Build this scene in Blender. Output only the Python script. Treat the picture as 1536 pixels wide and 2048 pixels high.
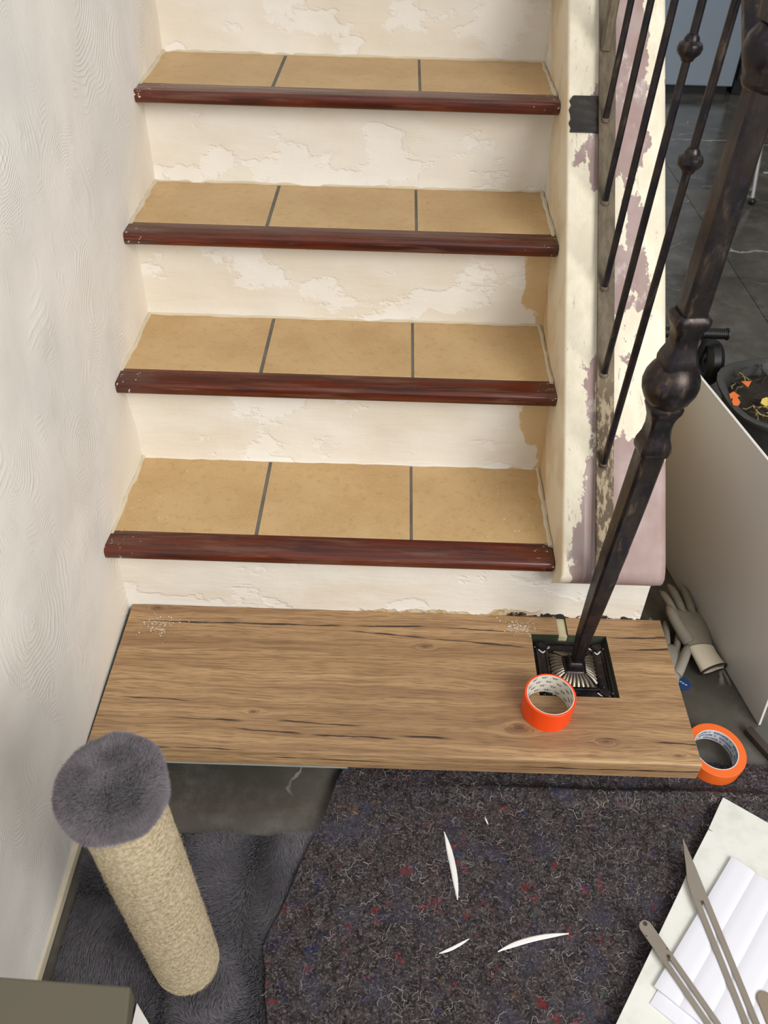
import bpy, bmesh, math, random
import numpy as np
from mathutils import Vector, Matrix

for o in list(bpy.data.objects):
    bpy.data.objects.remove(o)
scene = bpy.context.scene
COL = scene.collection
rnd = random.Random(7)
nrs = np.random.RandomState(11)

# ------------------------------------------------------------------ camera
def basis(pitch, yaw, roll):
    cp, sp = math.cos(pitch), math.sin(pitch)
    f = Vector((math.sin(yaw)*cp, math.cos(yaw)*cp, -sp))
    r = Vector((math.cos(yaw), -math.sin(yaw), 0))
    u = r.cross(f)
    c, s = math.cos(roll), math.sin(roll)
    return c*r+s*u, -s*r+c*u, f
R_, U_, F_ = basis(math.radians(41.69592), math.radians(-0.15655), math.radians(1.69299))
CAM = Vector((0.25425, -1.13090, 1.43118))
cd = bpy.data.cameras.new('camera')
cam = bpy.data.objects.new('camera', cd)
COL.objects.link(cam)
M = Matrix(((R_.x, U_.x, -F_.x, CAM.x), (R_.y, U_.y, -F_.y, CAM.y), (R_.z, U_.z, -F_.z, CAM.z), (0, 0, 0, 1)))
cam.matrix_world = M
cd.sensor_fit = 'VERTICAL'
cd.sensor_height = 24.0
cd.lens = 1684.5254*24.0/2048.0
cd.clip_start = 0.02
cd.clip_end = 60
cd.dof.use_dof = True
cd.dof.focus_distance = 1.62
cd.dof.aperture_fstop = 5.5
scene.camera = cam

# ------------------------------------------------------------------ world, lights, exposure
w = bpy.data.worlds.new('world')
scene.world = w
w.use_nodes = True
bg = w.node_tree.nodes['Background']
bg.inputs[0].default_value = (0.97, 0.98, 1.0, 1)
bg.inputs[1].default_value = 0.6

def area(name, loc, target, sx, sy, power, color):
    l = bpy.data.lights.new(name, 'AREA')
    l.shape = 'RECTANGLE'
    l.size, l.size_y = sx, sy
    l.energy = power
    l.color = color
    o = bpy.data.objects.new(name, l)
    COL.objects.link(o)
    o.location = loc
    d = Vector(target)-Vector(loc)
    o.rotation_euler = d.to_track_quat('-Z', 'Y').to_euler()
    return o
# daylight from the window side behind the photographer
area('window_light', (2.5, -2.9, 2.8), (0.0, 0.5, 0.6), 2.6, 2.0, 145, (1.0, 0.98, 0.95))

scene.view_settings.view_transform = 'Standard'
scene.view_settings.look = 'None'
scene.view_settings.gamma = 1.0
scene.view_settings.use_curve_mapping = False
scene.view_settings.exposure = 0.22

# ------------------------------------------------------------------ helpers
def lin(r, g, b):
    f = lambda c: (c/255.0/12.92) if c/255.0 <= 0.04045 else ((c/255.0+0.055)/1.055)**2.4
    return (f(r), f(g), f(b), 1.0)

class NT:
    """small node tree writer"""
    def __init__(s, name):
        s.m = bpy.data.materials.new(name)
        s.m.use_nodes = True
        s.t = s.m.node_tree
        s.b = s.t.nodes['Principled BSDF']
        s.co = s.n('ShaderNodeTexCoord').outputs['Object']
    def n(s, typ, **kw):
        nd = s.t.nodes.new(typ)
        for k, v in kw.items():
            setattr(nd, k, v)
        return nd
    def put(s, sock, v):
        if isinstance(v, (int, float)):
            sock.default_value = v
        elif isinstance(v, (tuple, list)):
            sock.default_value = v if len(sock.default_value) == len(v) else tuple(v)[:len(sock.default_value)]
        else:
            s.t.links.new(v, sock)
    def scale(s, v, xyz, loc=(0, 0, 0)):
        nd = s.n('ShaderNodeMapping')
        s.put(nd.inputs['Vector'], v)
        nd.inputs['Scale'].default_value = xyz
        nd.inputs['Location'].default_value = loc
        return nd.outputs[0]
    def noise(s, v, sc, det=4, rough=0.55, dist=0.0, out=0):
        nd = s.n('ShaderNodeTexNoise')
        s.put(nd.inputs['Vector'], v)
        s.put(nd.inputs['Scale'], sc)
        nd.inputs['Detail'].default_value = det
        nd.inputs['Roughness'].default_value = rough
        nd.inputs['Distortion'].default_value = dist
        return nd.outputs[out]
    def voro(s, v, sc, feat='F1', out='Distance', rand=1.0):
        nd = s.n('ShaderNodeTexVoronoi', feature=feat)
        s.put(nd.inputs['Vector'], v)
        s.put(nd.inputs['Scale'], sc)
        nd.inputs['Randomness'].default_value = rand
        return nd.outputs[out]
    def math(s, op, a, b=0.0, c=0.0, clamp=False):
        nd = s.n('ShaderNodeMath', operation=op)
        nd.use_clamp = clamp
        s.put(nd.inputs[0], a); s.put(nd.inputs[1], b); s.put(nd.inputs[2], c)
        return nd.outputs[0]
    def vmath(s, op, a, b=(0, 0, 0)):
        nd = s.n('ShaderNodeVectorMath', operation=op)
        s.put(nd.inputs[0], a); s.put(nd.inputs[1], b)
        return nd.outputs[0]
    def ramp(s, v, lo, hi, a=0.0, b=1.0, smooth=True):
        nd = s.n('ShaderNodeMapRange')
        nd.interpolation_type = 'SMOOTHSTEP' if smooth else 'LINEAR'
        nd.clamp = True
        s.put(nd.inputs[0], v); s.put(nd.inputs[1], lo); s.put(nd.inputs[2], hi)
        s.put(nd.inputs[3], a); s.put(nd.inputs[4], b)
        return nd.outputs[0]
    def mix(s, f, a, b, mode='MIX'):
        nd = s.n('ShaderNodeMix', data_type='RGBA', blend_type=mode)
        s.put(nd.inputs[0], f); s.put(nd.inputs[6], a); s.put(nd.inputs[7], b)
        return nd.outputs[2]
    def xyz(s, v=None):
        nd = s.n('ShaderNodeSeparateXYZ')
        s.put(nd.inputs[0], v or s.co)
        return nd.outputs
    def vec(s, x, y, z):
        nd = s.n('ShaderNodeCombineXYZ')
        s.put(nd.inputs[0], x); s.put(nd.inputs[1], y); s.put(nd.inputs[2], z)
        return nd.outputs[0]
    def color(s, v): s.put(s.b.inputs['Base Color'], v); return s
    def rough(s, v): s.put(s.b.inputs['Roughness'], v); return s
    def metal(s, v): s.put(s.b.inputs['Metallic'], v); return s
    def set(s, k, v): s.put(s.b.inputs[k], v); return s
    def bump(s, h, strength=0.5, dist=0.01):
        nd = s.n('ShaderNodeBump')
        nd.inputs['Strength'].default_value = strength
        nd.inputs['Distance'].default_value = dist
        s.put(nd.inputs['Height'], h)
        s.t.links.new(nd.outputs[0], s.b.inputs['Normal'])
        return s

class MB:
    """collects geometry for ONE mesh object"""
    def __init__(s): s.v = []; s.f = []; s.mi = []
    def add(s, vs, fs, mi=0):
        k = len(s.v)
        s.v += [tuple(p) for p in vs]
        s.f += [tuple(i+k for i in f) for f in fs]
        s.mi += [mi]*len(fs)
        return s
    def box(s, x0, x1, y0, y1, z0, z1, mi=0):
        vs = [(x, y, z) for z in (z0, z1) for y in (y0, y1) for x in (x0, x1)]
        return s.add(vs, [(0, 2, 3, 1), (4, 5, 7, 6), (0, 1, 5, 4), (2, 6, 7, 3), (0, 4, 6, 2), (1, 3, 7, 5)], mi)
    def prism(s, poly, ax, a, b, mi=0):
        """poly: 2D outline; ax 0 -> (y,z) extruded in x, 2 -> (x,y) extruded in z"""
        def P(q, t): return (t, q[0], q[1]) if ax == 0 else ((q[0], t, q[1]) if ax == 1 else (q[0], q[1], t))
        n = len(poly)
        vs = [P(q, a) for q in poly]+[P(q, b) for q in poly]
        fs = [(i, (i+1) % n, n+(i+1) % n, n+i) for i in range(n)]
        fs += [tuple(range(n-1, -1, -1)), tuple(range(n, 2*n))]
        return s.add(vs, fs, mi)
    def loft(s, rings, cap=True, mi=0, close=False):
        n = len(rings[0]); vs = []; fs = []
        for r in rings: vs += list(r)
        m = len(rings)
        for j in range(m if close else m-1):
            for i in range(n):
                a, b = j*n, ((j+1) % m)*n
                fs.append((a+i, a+(i+1) % n, b+(i+1) % n, b+i))
        if cap and not close:
            fs.append(tuple(range(n-1, -1, -1))); fs.append(tuple(range((m-1)*n, m*n)))
        return s.add(vs, fs, mi)
    def tube(s, pts, r, seg=8, cap=True, mi=0):
        pts = [Vector(p) for p in pts]
        rs = r if isinstance(r, (list, tuple)) else [r]*len(pts)
        rings = []
        t0 = (pts[1]-pts[0]).normalized()
        a = t0.orthogonal().normalized()
        for i, p in enumerate(pts):
            t = (pts[min(i+1, len(pts)-1)]-pts[max(i-1, 0)]).normalized()
            a = (a-t*a.dot(t)).normalized()
            b = t.cross(a)
            rings.append([p+(a*math.cos(k*2*math.pi/seg)+b*math.sin(k*2*math.pi/seg))*rs[i] for k in range(seg)])
        return s.loft(rings, cap, mi)
    def lathe(s, c, prof, seg=32, mi=0, close=False, axis=None, cap=True):
        """prof: list of (r, h) along axis from c"""
        z = Vector(axis or (0, 0, 1)).normalized()
        x = z.orthogonal().normalized(); y = z.cross(x)
        c = Vector(c)
        rings = [[c+z*h+(x*math.cos(k*2*math.pi/seg)+y*math.sin(k*2*math.pi/seg))*r for k in range(seg)] for r, h in prof]
        return s.loft(rings, cap, mi, close)
    def sphere(s, c, rx, ry, rz, nu=10, nv=7, mi=0):
        c = Vector(c); rings = []
        for j in range(nv):
            t = math.pi*(0.04+0.92*j/(nv-1))
            rings.append([c+Vector((rx*math.sin(t)*math.cos(k*2*math.pi/nu), ry*math.sin(t)*math.sin(k*2*math.pi/nu), -rz*math.cos(t))) for k in range(nu)])
        return s.loft(rings, True, mi)
    def build(s, name, mats, parent=None, smooth=False, bevel=0, bseg=2, kind=None, label=None, cat=None, group=None, angle=40):
        me = bpy.data.meshes.new(name)
        me.from_pydata(s.v, [], s.f)
        if not isinstance(mats, (list, tuple)): mats = [mats]
        for m in mats: me.materials.append(m)
        if len(mats) > 1:
            me.polygons.foreach_set('material_index', s.mi)
        bm = bmesh.new(); bm.from_mesh(me)
        bmesh.ops.recalc_face_normals(bm, faces=bm.faces)
        bm.to_mesh(me); bm.free()
        if smooth:
            me.polygons.foreach_set('use_smooth', [True]*len(me.polygons))
            try: me.set_sharp_from_angle(angle=math.radians(angle))
            except Exception: pass
        return link(name, me, parent, bevel, bseg, kind, label, cat, group)

def link(name, me, parent=None, bevel=0, bseg=2, kind=None, label=None, cat=None, group=None):
    o = bpy.data.objects.new(name, me)
    COL.objects.link(o)
    if parent is not None:
        o.parent = parent
        if parent.type == 'EMPTY':
            o.matrix_parent_inverse = parent.matrix_basis.inverted()
    if bevel:
        b = o.modifiers.new('bevel', 'BEVEL'); b.width = bevel; b.segments = bseg
        b.limit_method = 'ANGLE'; b.angle_limit = math.radians(35)
    tag(o, label, cat, group, kind)
    return o

def tag(o, label=None, cat=None, group=None, kind=None):
    if label: o['label'] = label
    if cat: o['category'] = cat
    if group: o['group'] = group
    if kind: o['kind'] = kind
    return o

def thing(name, loc, label=None, cat=None, group=None, kind=None):
    o = bpy.data.objects.new(name, None)
    o.empty_display_size = 0.05
    o.location = loc
    o.matrix_basis = Matrix.Translation(loc)
    COL.objects.link(o)
    return tag(o, label, cat, group, kind)

def blades(name, P, D, width, mat, parent=None, kind='stuff', label=None, cat=None):
    """one triangle per blade: P roots (n,3), D tip offsets (n,3)"""
    n = len(P)
    side = np.cross(D, nrs.randn(n, 3)); side /= np.linalg.norm(side, axis=1)[:, None]+1e-9
    wv = side*(width*(0.6+0.8*nrs.rand(n)))[:, None]*0.5
    V = np.stack([P-wv, P+wv, P+D], 1).reshape(-1, 3)
    me = bpy.data.meshes.new(name)
    me.vertices.add(3*n); me.loops.add(3*n); me.polygons.add(n)
    me.vertices.foreach_set('co', V.ravel())
    me.loops.foreach_set('vertex_index', np.arange(3*n))
    me.polygons.foreach_set('loop_start', np.arange(0, 3*n, 3))
    me.update(calc_edges=True)
    me.materials.append(mat)
    return link(name, me, parent, kind=kind, label=label, cat=cat)

def ribbons(name, lines, width, mat, parent=None, kind='stuff'):
    V = []; Fc = []
    for L in lines:
        L = np.asarray(L, float)
        t = np.gradient(L, axis=0)
        sd = np.cross(t, np.array([0, 0, 1.0])+0.4*rnd.uniform(-1, 1)); sd /= np.linalg.norm(sd, axis=1)[:, None]+1e-9
        k = len(V)
        ww = width*rnd.uniform(0.6, 1.4)*0.5
        for p, s_ in zip(L, sd):
            V.append(tuple(p-s_*ww)); V.append(tuple(p+s_*ww))
        for i in range(len(L)-1):
            Fc.append((k+2*i, k+2*i+1, k+2*i+3, k+2*i+2))
    me = bpy.data.meshes.new(name); me.from_pydata(V, [], Fc); me.materials.append(mat)
    return link(name, me, parent, kind=kind)

def vnoise(x, y, seed=0):
    """smooth value noise (numpy)"""
    r = np.random.RandomState(seed).rand(64, 64)
    xi, yi = np.floor(x).astype(int), np.floor(y).astype(int)
    fx, fy = x-xi, y-yi
    fx, fy = fx*fx*(3-2*fx), fy*fy*(3-2*fy)
    g = lambda a, b: r[a % 64, b % 64]
    return (g(xi, yi)*(1-fx)+g(xi+1, yi)*fx)*(1-fy)+(g(xi, yi+1)*(1-fx)+g(xi+1, yi+1)*fx)*fy

# ------------------------------------------------------------------ materials
def mat_wall():
    t = NT('trowelled plaster')
    x, y, z = t.xyz()
    v = t.vec(y, z, 0.0)
    nz = t.noise(v, 5.0, 3)
    wob = t.vmath('ADD', v, t.scale(t.noise(v, 6.0, 2, out=1), (0.10, 0.10, 0.0)))
    frq = t.ramp(t.noise(v, 2.0, 2), 0.3, 0.7, 0.8, 1.25)
    def strokes(off, sc, fr, msc, lo, hi):
        d = t.voro(t.scale(wob, (1, 1, 1), off), sc)
        jag = t.math('MULTIPLY', t.noise(t.scale(v, (1, 1, 1), off), 40.0, 2), 2.5)
        w_ = t.math('SINE', t.math('ADD', t.math('MULTIPLY', t.math('MULTIPLY', d, frq), fr), jag))
        w_ = t.ramp(w_, -0.2, 1.0)
        m = t.ramp(t.noise(t.scale(v, (1, 0.6, 1), off), msc, 4, 0.6), lo, hi)
        return t.math('MULTIPLY', w_, m)
    h = t.math('ADD', strokes((0.3, 2.0, 0), 3.6, 190.0, 7.0, 0.48, 0.64), strokes((9.3, 1.7, 0), 5.2, 250.0, 9.0, 0.50, 0.66))
    ln = t.noise(t.scale(wob, (150, 6, 1)), 1.0, 3)
    h = t.math('ADD', h, t.math('MULTIPLY', t.math('MULTIPLY', ln, t.ramp(t.noise(t.scale(v, (1, 1, 1), (5, 5, 0)), 4.0, 3), 0.48, 0.6)), 1.3))
    h = t.math('ADD', h, t.math('MULTIPLY', nz, 7.0))
    h = t.math('ADD', h, t.math('MULTIPLY', t.noise(v, 130.0, 4), 0.7))
    c = t.mix(t.ramp(t.noise(v, 2.6, 4), 0.35, 0.7), lin(232, 227, 219), lin(216, 213, 207))
    # creamier band beside the treads
    cream = t.math('MULTIPLY', t.ramp(t.math('ADD', t.math('MULTIPLY', y, 0.925), t.math('MULTIPLY', t.noise(v, 9.0, 4), 0.10)), t.math('ADD', z, -0.32), t.math('ADD', z, -0.18)), 0.9)
    c = t.mix(t.math('MULTIPLY', cream, 0.6), c, lin(230, 221, 203))
    t.color(c).rough(0.75).bump(h, 0.5, 0.0014)
    return t.m

def mat_riser(first=False):
    t = NT('riser plaster first' if first else 'riser plaster')
    x, y, z = t.xyz()
    v = t.co
    h = t.math('ADD', t.math('MULTIPLY', t.noise(t.scale(v, (14, 14, 60)), 1.0, 5, 0.6), 1.0), t.math('MULTIPLY', t.noise(v, 14.0, 5), 1.6))
    c = t.mix(t.ramp(t.noise(t.scale(v, (3, 3, 7)), 1.0, 4), 0.4, 0.62), lin(233, 228, 217), lin(227, 219, 203))
    patch = t.ramp(t.noise(t.scale(v, (1, 1, 1.6), (4.2, 0, 1.1)), 4.2, 6, 0.6), 0.535, 0.57)
    c = t.mix(t.math('MULTIPLY', patch, 0.65), c, lin(239, 237, 231))
    h = t.math('ADD', h, t.math('MULTIPLY', patch, -0.9))
    # old tan paint uncovered at the curb end
    tn = t.math('ADD', x, t.math('MULTIPLY', t.noise(t.scale(v, (1, 1, 1), (7, 0, 3)), 7.0, 5), 0.28))
    if not first:
        tan = t.math('MULTIPLY', t.ramp(tn, 0.672, 0.680), t.ramp(z, 0.74, 0.70))
        c = t.mix(tan, c, lin(215, 186, 142))
    else:
        zz = t.math('ADD', z, t.math('MULTIPLY', t.noise(t.scale(v, (1.0, 1, 1.4), (2.2, 0, 0)), 26.0, 6, 0.65), -0.055))
        inx = t.math('MULTIPLY', t.ramp(x, 0.20, 0.215), t.ramp(x, 0.585, 0.56))
        lim = t.ramp(x, 0.44, 0.53, 0.0955, 0.108)
        och = t.math('MULTIPLY', t.ramp(t.math('SUBTRACT', zz, lim), 0.0, -0.002), inx)
        c = t.mix(och, c, t.mix(t.ramp(t.noise(v, 70.0, 4), 0.4, 0.6), lin(178, 150, 98), lin(206, 190, 160)))
        z2 = t.math('ADD', z, t.math('MULTIPLY', t.noise(t.scale(v, (1, 1, 1), (0.4, 3, 5)), 34.0, 6, 0.7), -0.075))
        blk = t.math('MULTIPLY', t.ramp(z2, 0.0845, 0.083), t.math('MULTIPLY', t.ramp(x, 0.50, 0.52), t.ramp(x, 0.80, 0.78)))
        c = t.mix(blk, c, lin(38, 34, 32))
        h = t.math('ADD', h, t.math('MULTIPLY', t.math('ADD', och, blk), -2.0))
    t.color(c).rough(0.8).bump(h, 0.6, 0.0026)
    return t.m

def mat_curb():
    t = NT('flaking curb paint')
    x, y, z = t.xyz()
    s_ = t.math('ADD', t.math('MULTIPLY', y, 0.734), t.math('MULTIPLY', z, 0.679))   # along the slope
    v = t.vec(t.math('MULTIPLY', x, 1.0), t.math('MULTIPLY', s_, 0.55), 0.0)
    n1 = t.noise(v, 9.0, 7, 0.62)
    n2 = t.noise(t.scale(v, (1, 1, 1), (3.1, 7.7, 0)), 17.0, 8, 0.68)
    f = t.math('ADD', t.math('MULTIPLY', n1, 0.62), t.math('MULTIPLY', n2, 0.38))
    # how much of the cream coat is left, along the slope, left and right of the rail
    def along_curve(stops):
        nd = t.n('ShaderNodeValToRGB')
        cr = nd.color_ramp
        while len(cr.elements) < len(stops): cr.elements.new(0.5)
        for e, (p, v_) in zip(cr.elements, sorted(stops)): e.position = p/1.5; e.color = (v_, v_, v_, 1)
        t.put(nd.inputs[0], t.math('DIVIDE', s_, 1.5))
        return nd.outputs[0]
    Lc = along_curve([(0.0, 0.05), (0.30, 0.12), (0.46, 0.30), (0.56, 0.52), (0.66, 0.85), (0.86, 0.80), (0.91, 0.45), (0.95, 0.15), (1.07, 0.12), (1.16, 0.62), (1.5, 0.70)])
    Rc = along_curve([(0.0, 0.02), (0.36, 0.05), (0.46, 0.55), (0.58, 0.72), (0.66, 0.50), (0.74, 0.34), (0.82, 0.55), (0.92, 0.50), (1.0, 0.32), (1.15, 0.40), (1.5, 0.30)])
    keep = t.math('ADD', t.math('MULTIPLY', Lc, t.ramp(x, 0.652, 0.648)), t.math('MULTIPLY', Rc, t.ramp(x, 0.648, 0.652)))
    edge = t.math('ADD', t.ramp(x, 0.632, 0.595, 0.0, 0.42, False), t.math('MULTIPLY', t.ramp(x, 0.715, 0.755, 0.0, 0.40, False), t.ramp(s_, 0.35, 0.5)))
    cream = t.ramp(t.math('ADD', t.math('MULTIPLY', t.math('ADD', f, -0.5), 3.0), t.math('ADD', keep, edge)), 0.49, 0.515)
    inner = t.ramp(x, 0.594, 0.584)
    cream = t.math('MAXIMUM', cream, t.math('MULTIPLY', inner, t.ramp(s_, 0.20, 0.24)))
    mauve = t.mix(t.ramp(t.noise(v, 22.0, 4), 0.35, 0.7), lin(158, 133, 127), lin(172, 152, 147))
    brush = t.noise(t.scale(v, (90, 4, 1)), 1.0, 3)
    mauve = t.mix(t.math('MULTIPLY', t.math('MULTIPLY', t.ramp(brush, 0.5, 0.72), t.ramp(x, 0.66, 0.64)), 0.5), mauve, lin(200, 188, 188))
    scuff = t.math('MULTIPLY', t.ramp(t.noise(t.vec(t.math('MULTIPLY', x, 120.0), t.math('MULTIPLY', s_, 22.0), 3.0), 1.0, 5, 0.7), 0.60, 0.66), t.ramp(t.noise(v, 6.0, 3), 0.45, 0.6))
    cream = t.math('MULTIPLY', cream, t.math('SUBTRACT', 1.0, t.math('MULTIPLY', scuff, 0.7)))
    chalk = t.math('MULTIPLY', t.ramp(t.noise(t.scale(v, (1, 1, 1), (8, 3, 0)), 14.0, 7, 0.7), 0.54, 0.66), t.math('MULTIPLY', t.ramp(s_, 0.34, 0.5), 0.65))
    mauve = t.mix(chalk, mauve, lin(222, 212, 206))
    crm = t.mix(t.ramp(n2, 0.4, 0.62), lin(240, 231, 208), lin(226, 216, 192))
    c = t.mix(cream, mauve, crm)
    # inner flank: tan undercoat
    g = t.n('ShaderNodeNewGeometry')
    nx = t.xyz(g.outputs['True Normal'])[0]
    flank = t.ramp(nx, -0.55, -0.8)
    c = t.mix(flank, c, t.mix(t.ramp(t.noise(t.co, 10.0, 4), 0.42, 0.6), lin(232, 218, 190), lin(222, 202, 168)))
    h = t.math('ADD', t.math('MULTIPLY', cream, 1.0), t.math('MULTIPLY', n2, 1.0))
    t.color(c).rough(0.6).bump(h, 0.35, 0.0015)
    return t.m

def mat_tile():
    t = NT('ochre stair tile')
    ob = t.n('ShaderNodeObjectInfo').outputs['Random']
    v = t.vmath('ADD', t.co, t.vec(t.math('MULTIPLY', ob, 9.0), t.math('MULTIPLY', ob, 5.0), 0.0))
    c = t.mix(t.ramp(t.noise(v, 7.0, 5, 0.6), 0.3, 0.72), lin(202, 170, 122), lin(188, 153, 105))
    c = t.mix(t.math('MULTIPLY', t.ramp(t.noise(v, 55.0, 4, 0.6), 0.5, 0.75), 0.6), c, lin(176, 140, 92))
    c = t.mix(t.math('MULTIPLY', t.ramp(t.noise(v, 190.0, 2), 0.5, 0.7), 0.35), c, lin(214, 182, 130))
    spk = t.ramp(t.voro(v, 60.0), 0.05, 0.035)
    c = t.mix(t.math('MULTIPLY', spk, t.ramp(t.noise(v, 6.0, 2), 0.56, 0.62)), c, lin(240, 232, 214))
    t.color(c).rough(0.48).bump(t.noise(v, 60.0, 4), 0.15, 0.001)
    return t.m

def mat_mahogany():
    t = NT('varnished mahogany')
    x, y, z = t.xyz()
    v = t.co
    g = t.noise(t.scale(v, (5, 90, 90)), 1.0, 5, 0.6, 0.4)
    c = t.mix(t.ramp(g, 0.35, 0.68), lin(98, 40, 20), lin(54, 19, 10))
    c = t.mix(t.ramp(t.noise(t.scale(v, (8, 110, 110), (3, 1, 2)), 1.0, 4), 0.62, 0.75), c, lin(122, 58, 26))
    # worn dull track on the top
    wear = t.math('MULTIPLY', t.ramp(t.noise(t.scale(v, (5, 60, 60), (1, 5, 8)), 1.0, 5, 0.65), 0.52, 0.66), 0.45)
    c = t.mix(wear, c, lin(118, 84, 66))
    # plaster splashes near both ends
    ends = t.math('MAXIMUM', t.ramp(x, -0.17, -0.27), t.ramp(x, 0.48, 0.58))
    spl = t.ramp(t.math('ADD', t.noise(v, 95.0, 5, 0.7), t.math('MULTIPLY', ends, 0.10)), 0.71, 0.73)
    c = t.mix(t.math('MULTIPLY', spl, t.ramp(ends, 0.02, 0.2)), c, lin(225, 215, 205))
    t.color(c).rough(t.ramp(g, 0.3, 0.7, 0.16, 0.34)).bump(g, 0.12, 0.001)
    t.set('Coat Weight', 0.15); t.set('Coat Roughness', 0.2)
    return t.m

KNOTS = [(0.022, -0.222, 0.008), (0.341, -0.056, 0.012), (0.51, -0.238, 0.018), (0.79, -0.286, 0.010), (0.815, -0.013, 0.007), (0.665, -0.262, 0.012), (-0.21, 0.024, 0.012)]
CRACKS = [((-0.255, -0.011), (0.19, -0.009), 0.9), ((0.19, -0.009), (0.36, -0.003), 0.8), ((0.36, -0.003), (0.55, -0.012), 0.7), ((0.18, -0.022), (0.36, -0.034), 0.9), ((0.34, -0.033), (0.555, -0.050), 1.0),
          ((-0.02, -0.258), (0.13, -0.266), 1.0), ((0.12, -0.266), (0.30, -0.269), 0.9), ((0.28, -0.262), (0.40, -0.268), 0.8), ((-0.26, -0.297), (-0.10, -0.303), 1.0), ((-0.12, -0.301), (0.02, -0.304), 0.7),
          ((0.71, -0.018), (0.828, -0.014), 0.9), ((0.72, -0.049), (0.828, -0.043), 0.8), ((0.64, -0.255), (0.70, -0.258), 0.7), ((0.735, -0.258), (0.828, -0.264), 0.9), ((-0.24, -0.196), (-0.08, -0.203), 0.5),
          ((0.48, -0.328), (0.828, -0.327), 0.8), ((0.05, -0.322), (0.28, -0.326), 0.6), ((-0.14, -0.238), (0.02, -0.243), 0.6), ((0.05, -0.238), (0.24, -0.246), 0.5)]
def mat_oak():
    t = NT('oak laminate')
    x, y, z = t.xyz()
    yy = t.math('ADD', y, z)         # grain wraps over the front edge
    kn = None; disp = None
    for kx, ky, kr in KNOTS:
        dx = t.math('MULTIPLY', t.math('ADD', x, -kx), 0.42)
        dy = t.math('ADD', yy, -(ky+0.1185))
        d2 = t.math('ADD', t.math('MULTIPLY', dx, dx), t.math('MULTIPLY', dy, dy))
        d = t.math('SQRT', d2)
        e = t.math('DIVIDE', kr*kr*1.3, t.math('ADD', d2, kr*kr*0.45))
        push = t.math('MULTIPLY', e, t.math('DIVIDE', t.math('MULTIPLY', dy, kr*0.9), t.math('ADD', d, 0.004)))
        disp = push if disp is None else t.math('ADD', disp, push)
        k = t.ramp(d, kr*0.75, kr*0.12)
        kn = k if kn is None else t.math('MAXIMUM', kn, k)
    wob = t.math('MULTIPLY', t.math('ADD', t.noise(t.vec(t.math('MULTIPLY', x, 3.0), t.math('MULTIPLY', yy, 9.0), 0.0), 1.0, 3), -0.5), 0.03)
    g = t.math('ADD', t.math('SUBTRACT', yy, disp), wob)
    broad = t.noise(t.vec(t.math('MULTIPLY', x, 1.3), t.math('MULTIPLY', g, 26.0), 1.0), 1.0, 4, 0.55)
    fine = t.noise(t.vec(t.math('MULTIPLY', x, 7.0), t.math('MULTIPLY', g, 210.0), 2.0), 1.0, 4, 0.6)
    pore = t.noise(t.vec(t.math('MULTIPLY', x, 26.0), t.math('MULTIPLY', g, 520.0), 3.0), 1.0, 2, 0.5)
    c = t.mix(t.ramp(broad, 0.3, 0.7), lin(190, 155, 112), lin(150, 117, 82))
    c = t.mix(t.math('MULTIPLY', t.ramp(fine, 0.46, 0.62), 0.6), c, lin(122, 92, 64))
    c = t.mix(t.math('MULTIPLY', t.ramp(pore, 0.5, 0.66), 0.5), c, lin(108, 78, 52))
    # dark drying cracks: contour lines of a long stretched noise
    wv = t.math('ADD', t.math('MULTIPLY', t.math('ADD', t.noise(t.vec(t.math('MULTIPLY', x, 9.0), t.math('MULTIPLY', yy, 8.0), 0.0), 1.0, 3), -0.5), 0.010),
                t.math('MULTIPLY', t.math('ADD', t.noise(t.vec(t.math('MULTIPLY', x, 60.0), t.math('MULTIPLY', yy, 20.0), 5.0), 1.0, 2), -0.5), 0.0016))
    yw = t.math('ADD', yy, wv)
    thick = t.ramp(t.noise(t.vec(t.math('MULTIPLY', x, 14.0), t.math('MULTIPLY', yy, 30.0), 9.0), 1.0, 3), 0.35, 0.65, 0.4, 1.2)
    crack = None
    for (xa, ya), (xb, yb), st in CRACKS:
        k_ = (yb-ya)/(xb-xa)
        dd = t.math('ABSOLUTE', t.math('SUBTRACT', yw, t.math('MULTIPLY_ADD', x, k_, ya+0.1185-k_*xa)))
        rng = t.math('MULTIPLY', t.ramp(x, xa, xa+0.04), t.ramp(x, xb, xb-0.04 if xb < 0.82 else xb-0.001))
        m_ = t.math('MULTIPLY', t.ramp(t.math('DIVIDE', dd, t.math('MULTIPLY', thick, 0.0036*st)), 1.0, 0.35), rng)
        crack = m_ if crack is None else t.math('MAXIMUM', crack, m_)
    c = t.mix(t.math('MULTIPLY', crack, 0.92), c, lin(44, 33, 26))
    rings = t.math('SINE', t.math('MULTIPLY', kn, 14.0))
    c = t.mix(t.math('MULTIPLY', kn, 0.7), c, t.mix(t.ramp(rings, -0.3, 0.6), lin(120, 86, 58), lin(78, 54, 38)))
    h = t.math('SUBTRACT', t.math('MULTIPLY', fine, -0.5), t.math('MULTIPLY', crack, 1.2))
    t.color(c).rough(0.52).bump(h, 0.35, 0.001)
    return t.m

def mat_plain(name, col, rough=0.5, metal=0.0, bump_s=0.0, bump_sc=80, var=0.0, spec=None):
    t = NT(name)
    c = col
    if var:
        n = t.noise(t.co, 12.0, 5)
        dk = tuple(ch*(1-var) for ch in col[:3])+(1,)
        c = t.mix(t.ramp(n, 0.35, 0.68), col, dk)
    t.color(c).rough(rough).metal(metal)
    if bump_s: t.bump(t.noise(t.co, bump_sc, 4), bump_s, 0.002)
    if spec is not None: t.set('Specular IOR Level', spec)
    return t.m

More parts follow.
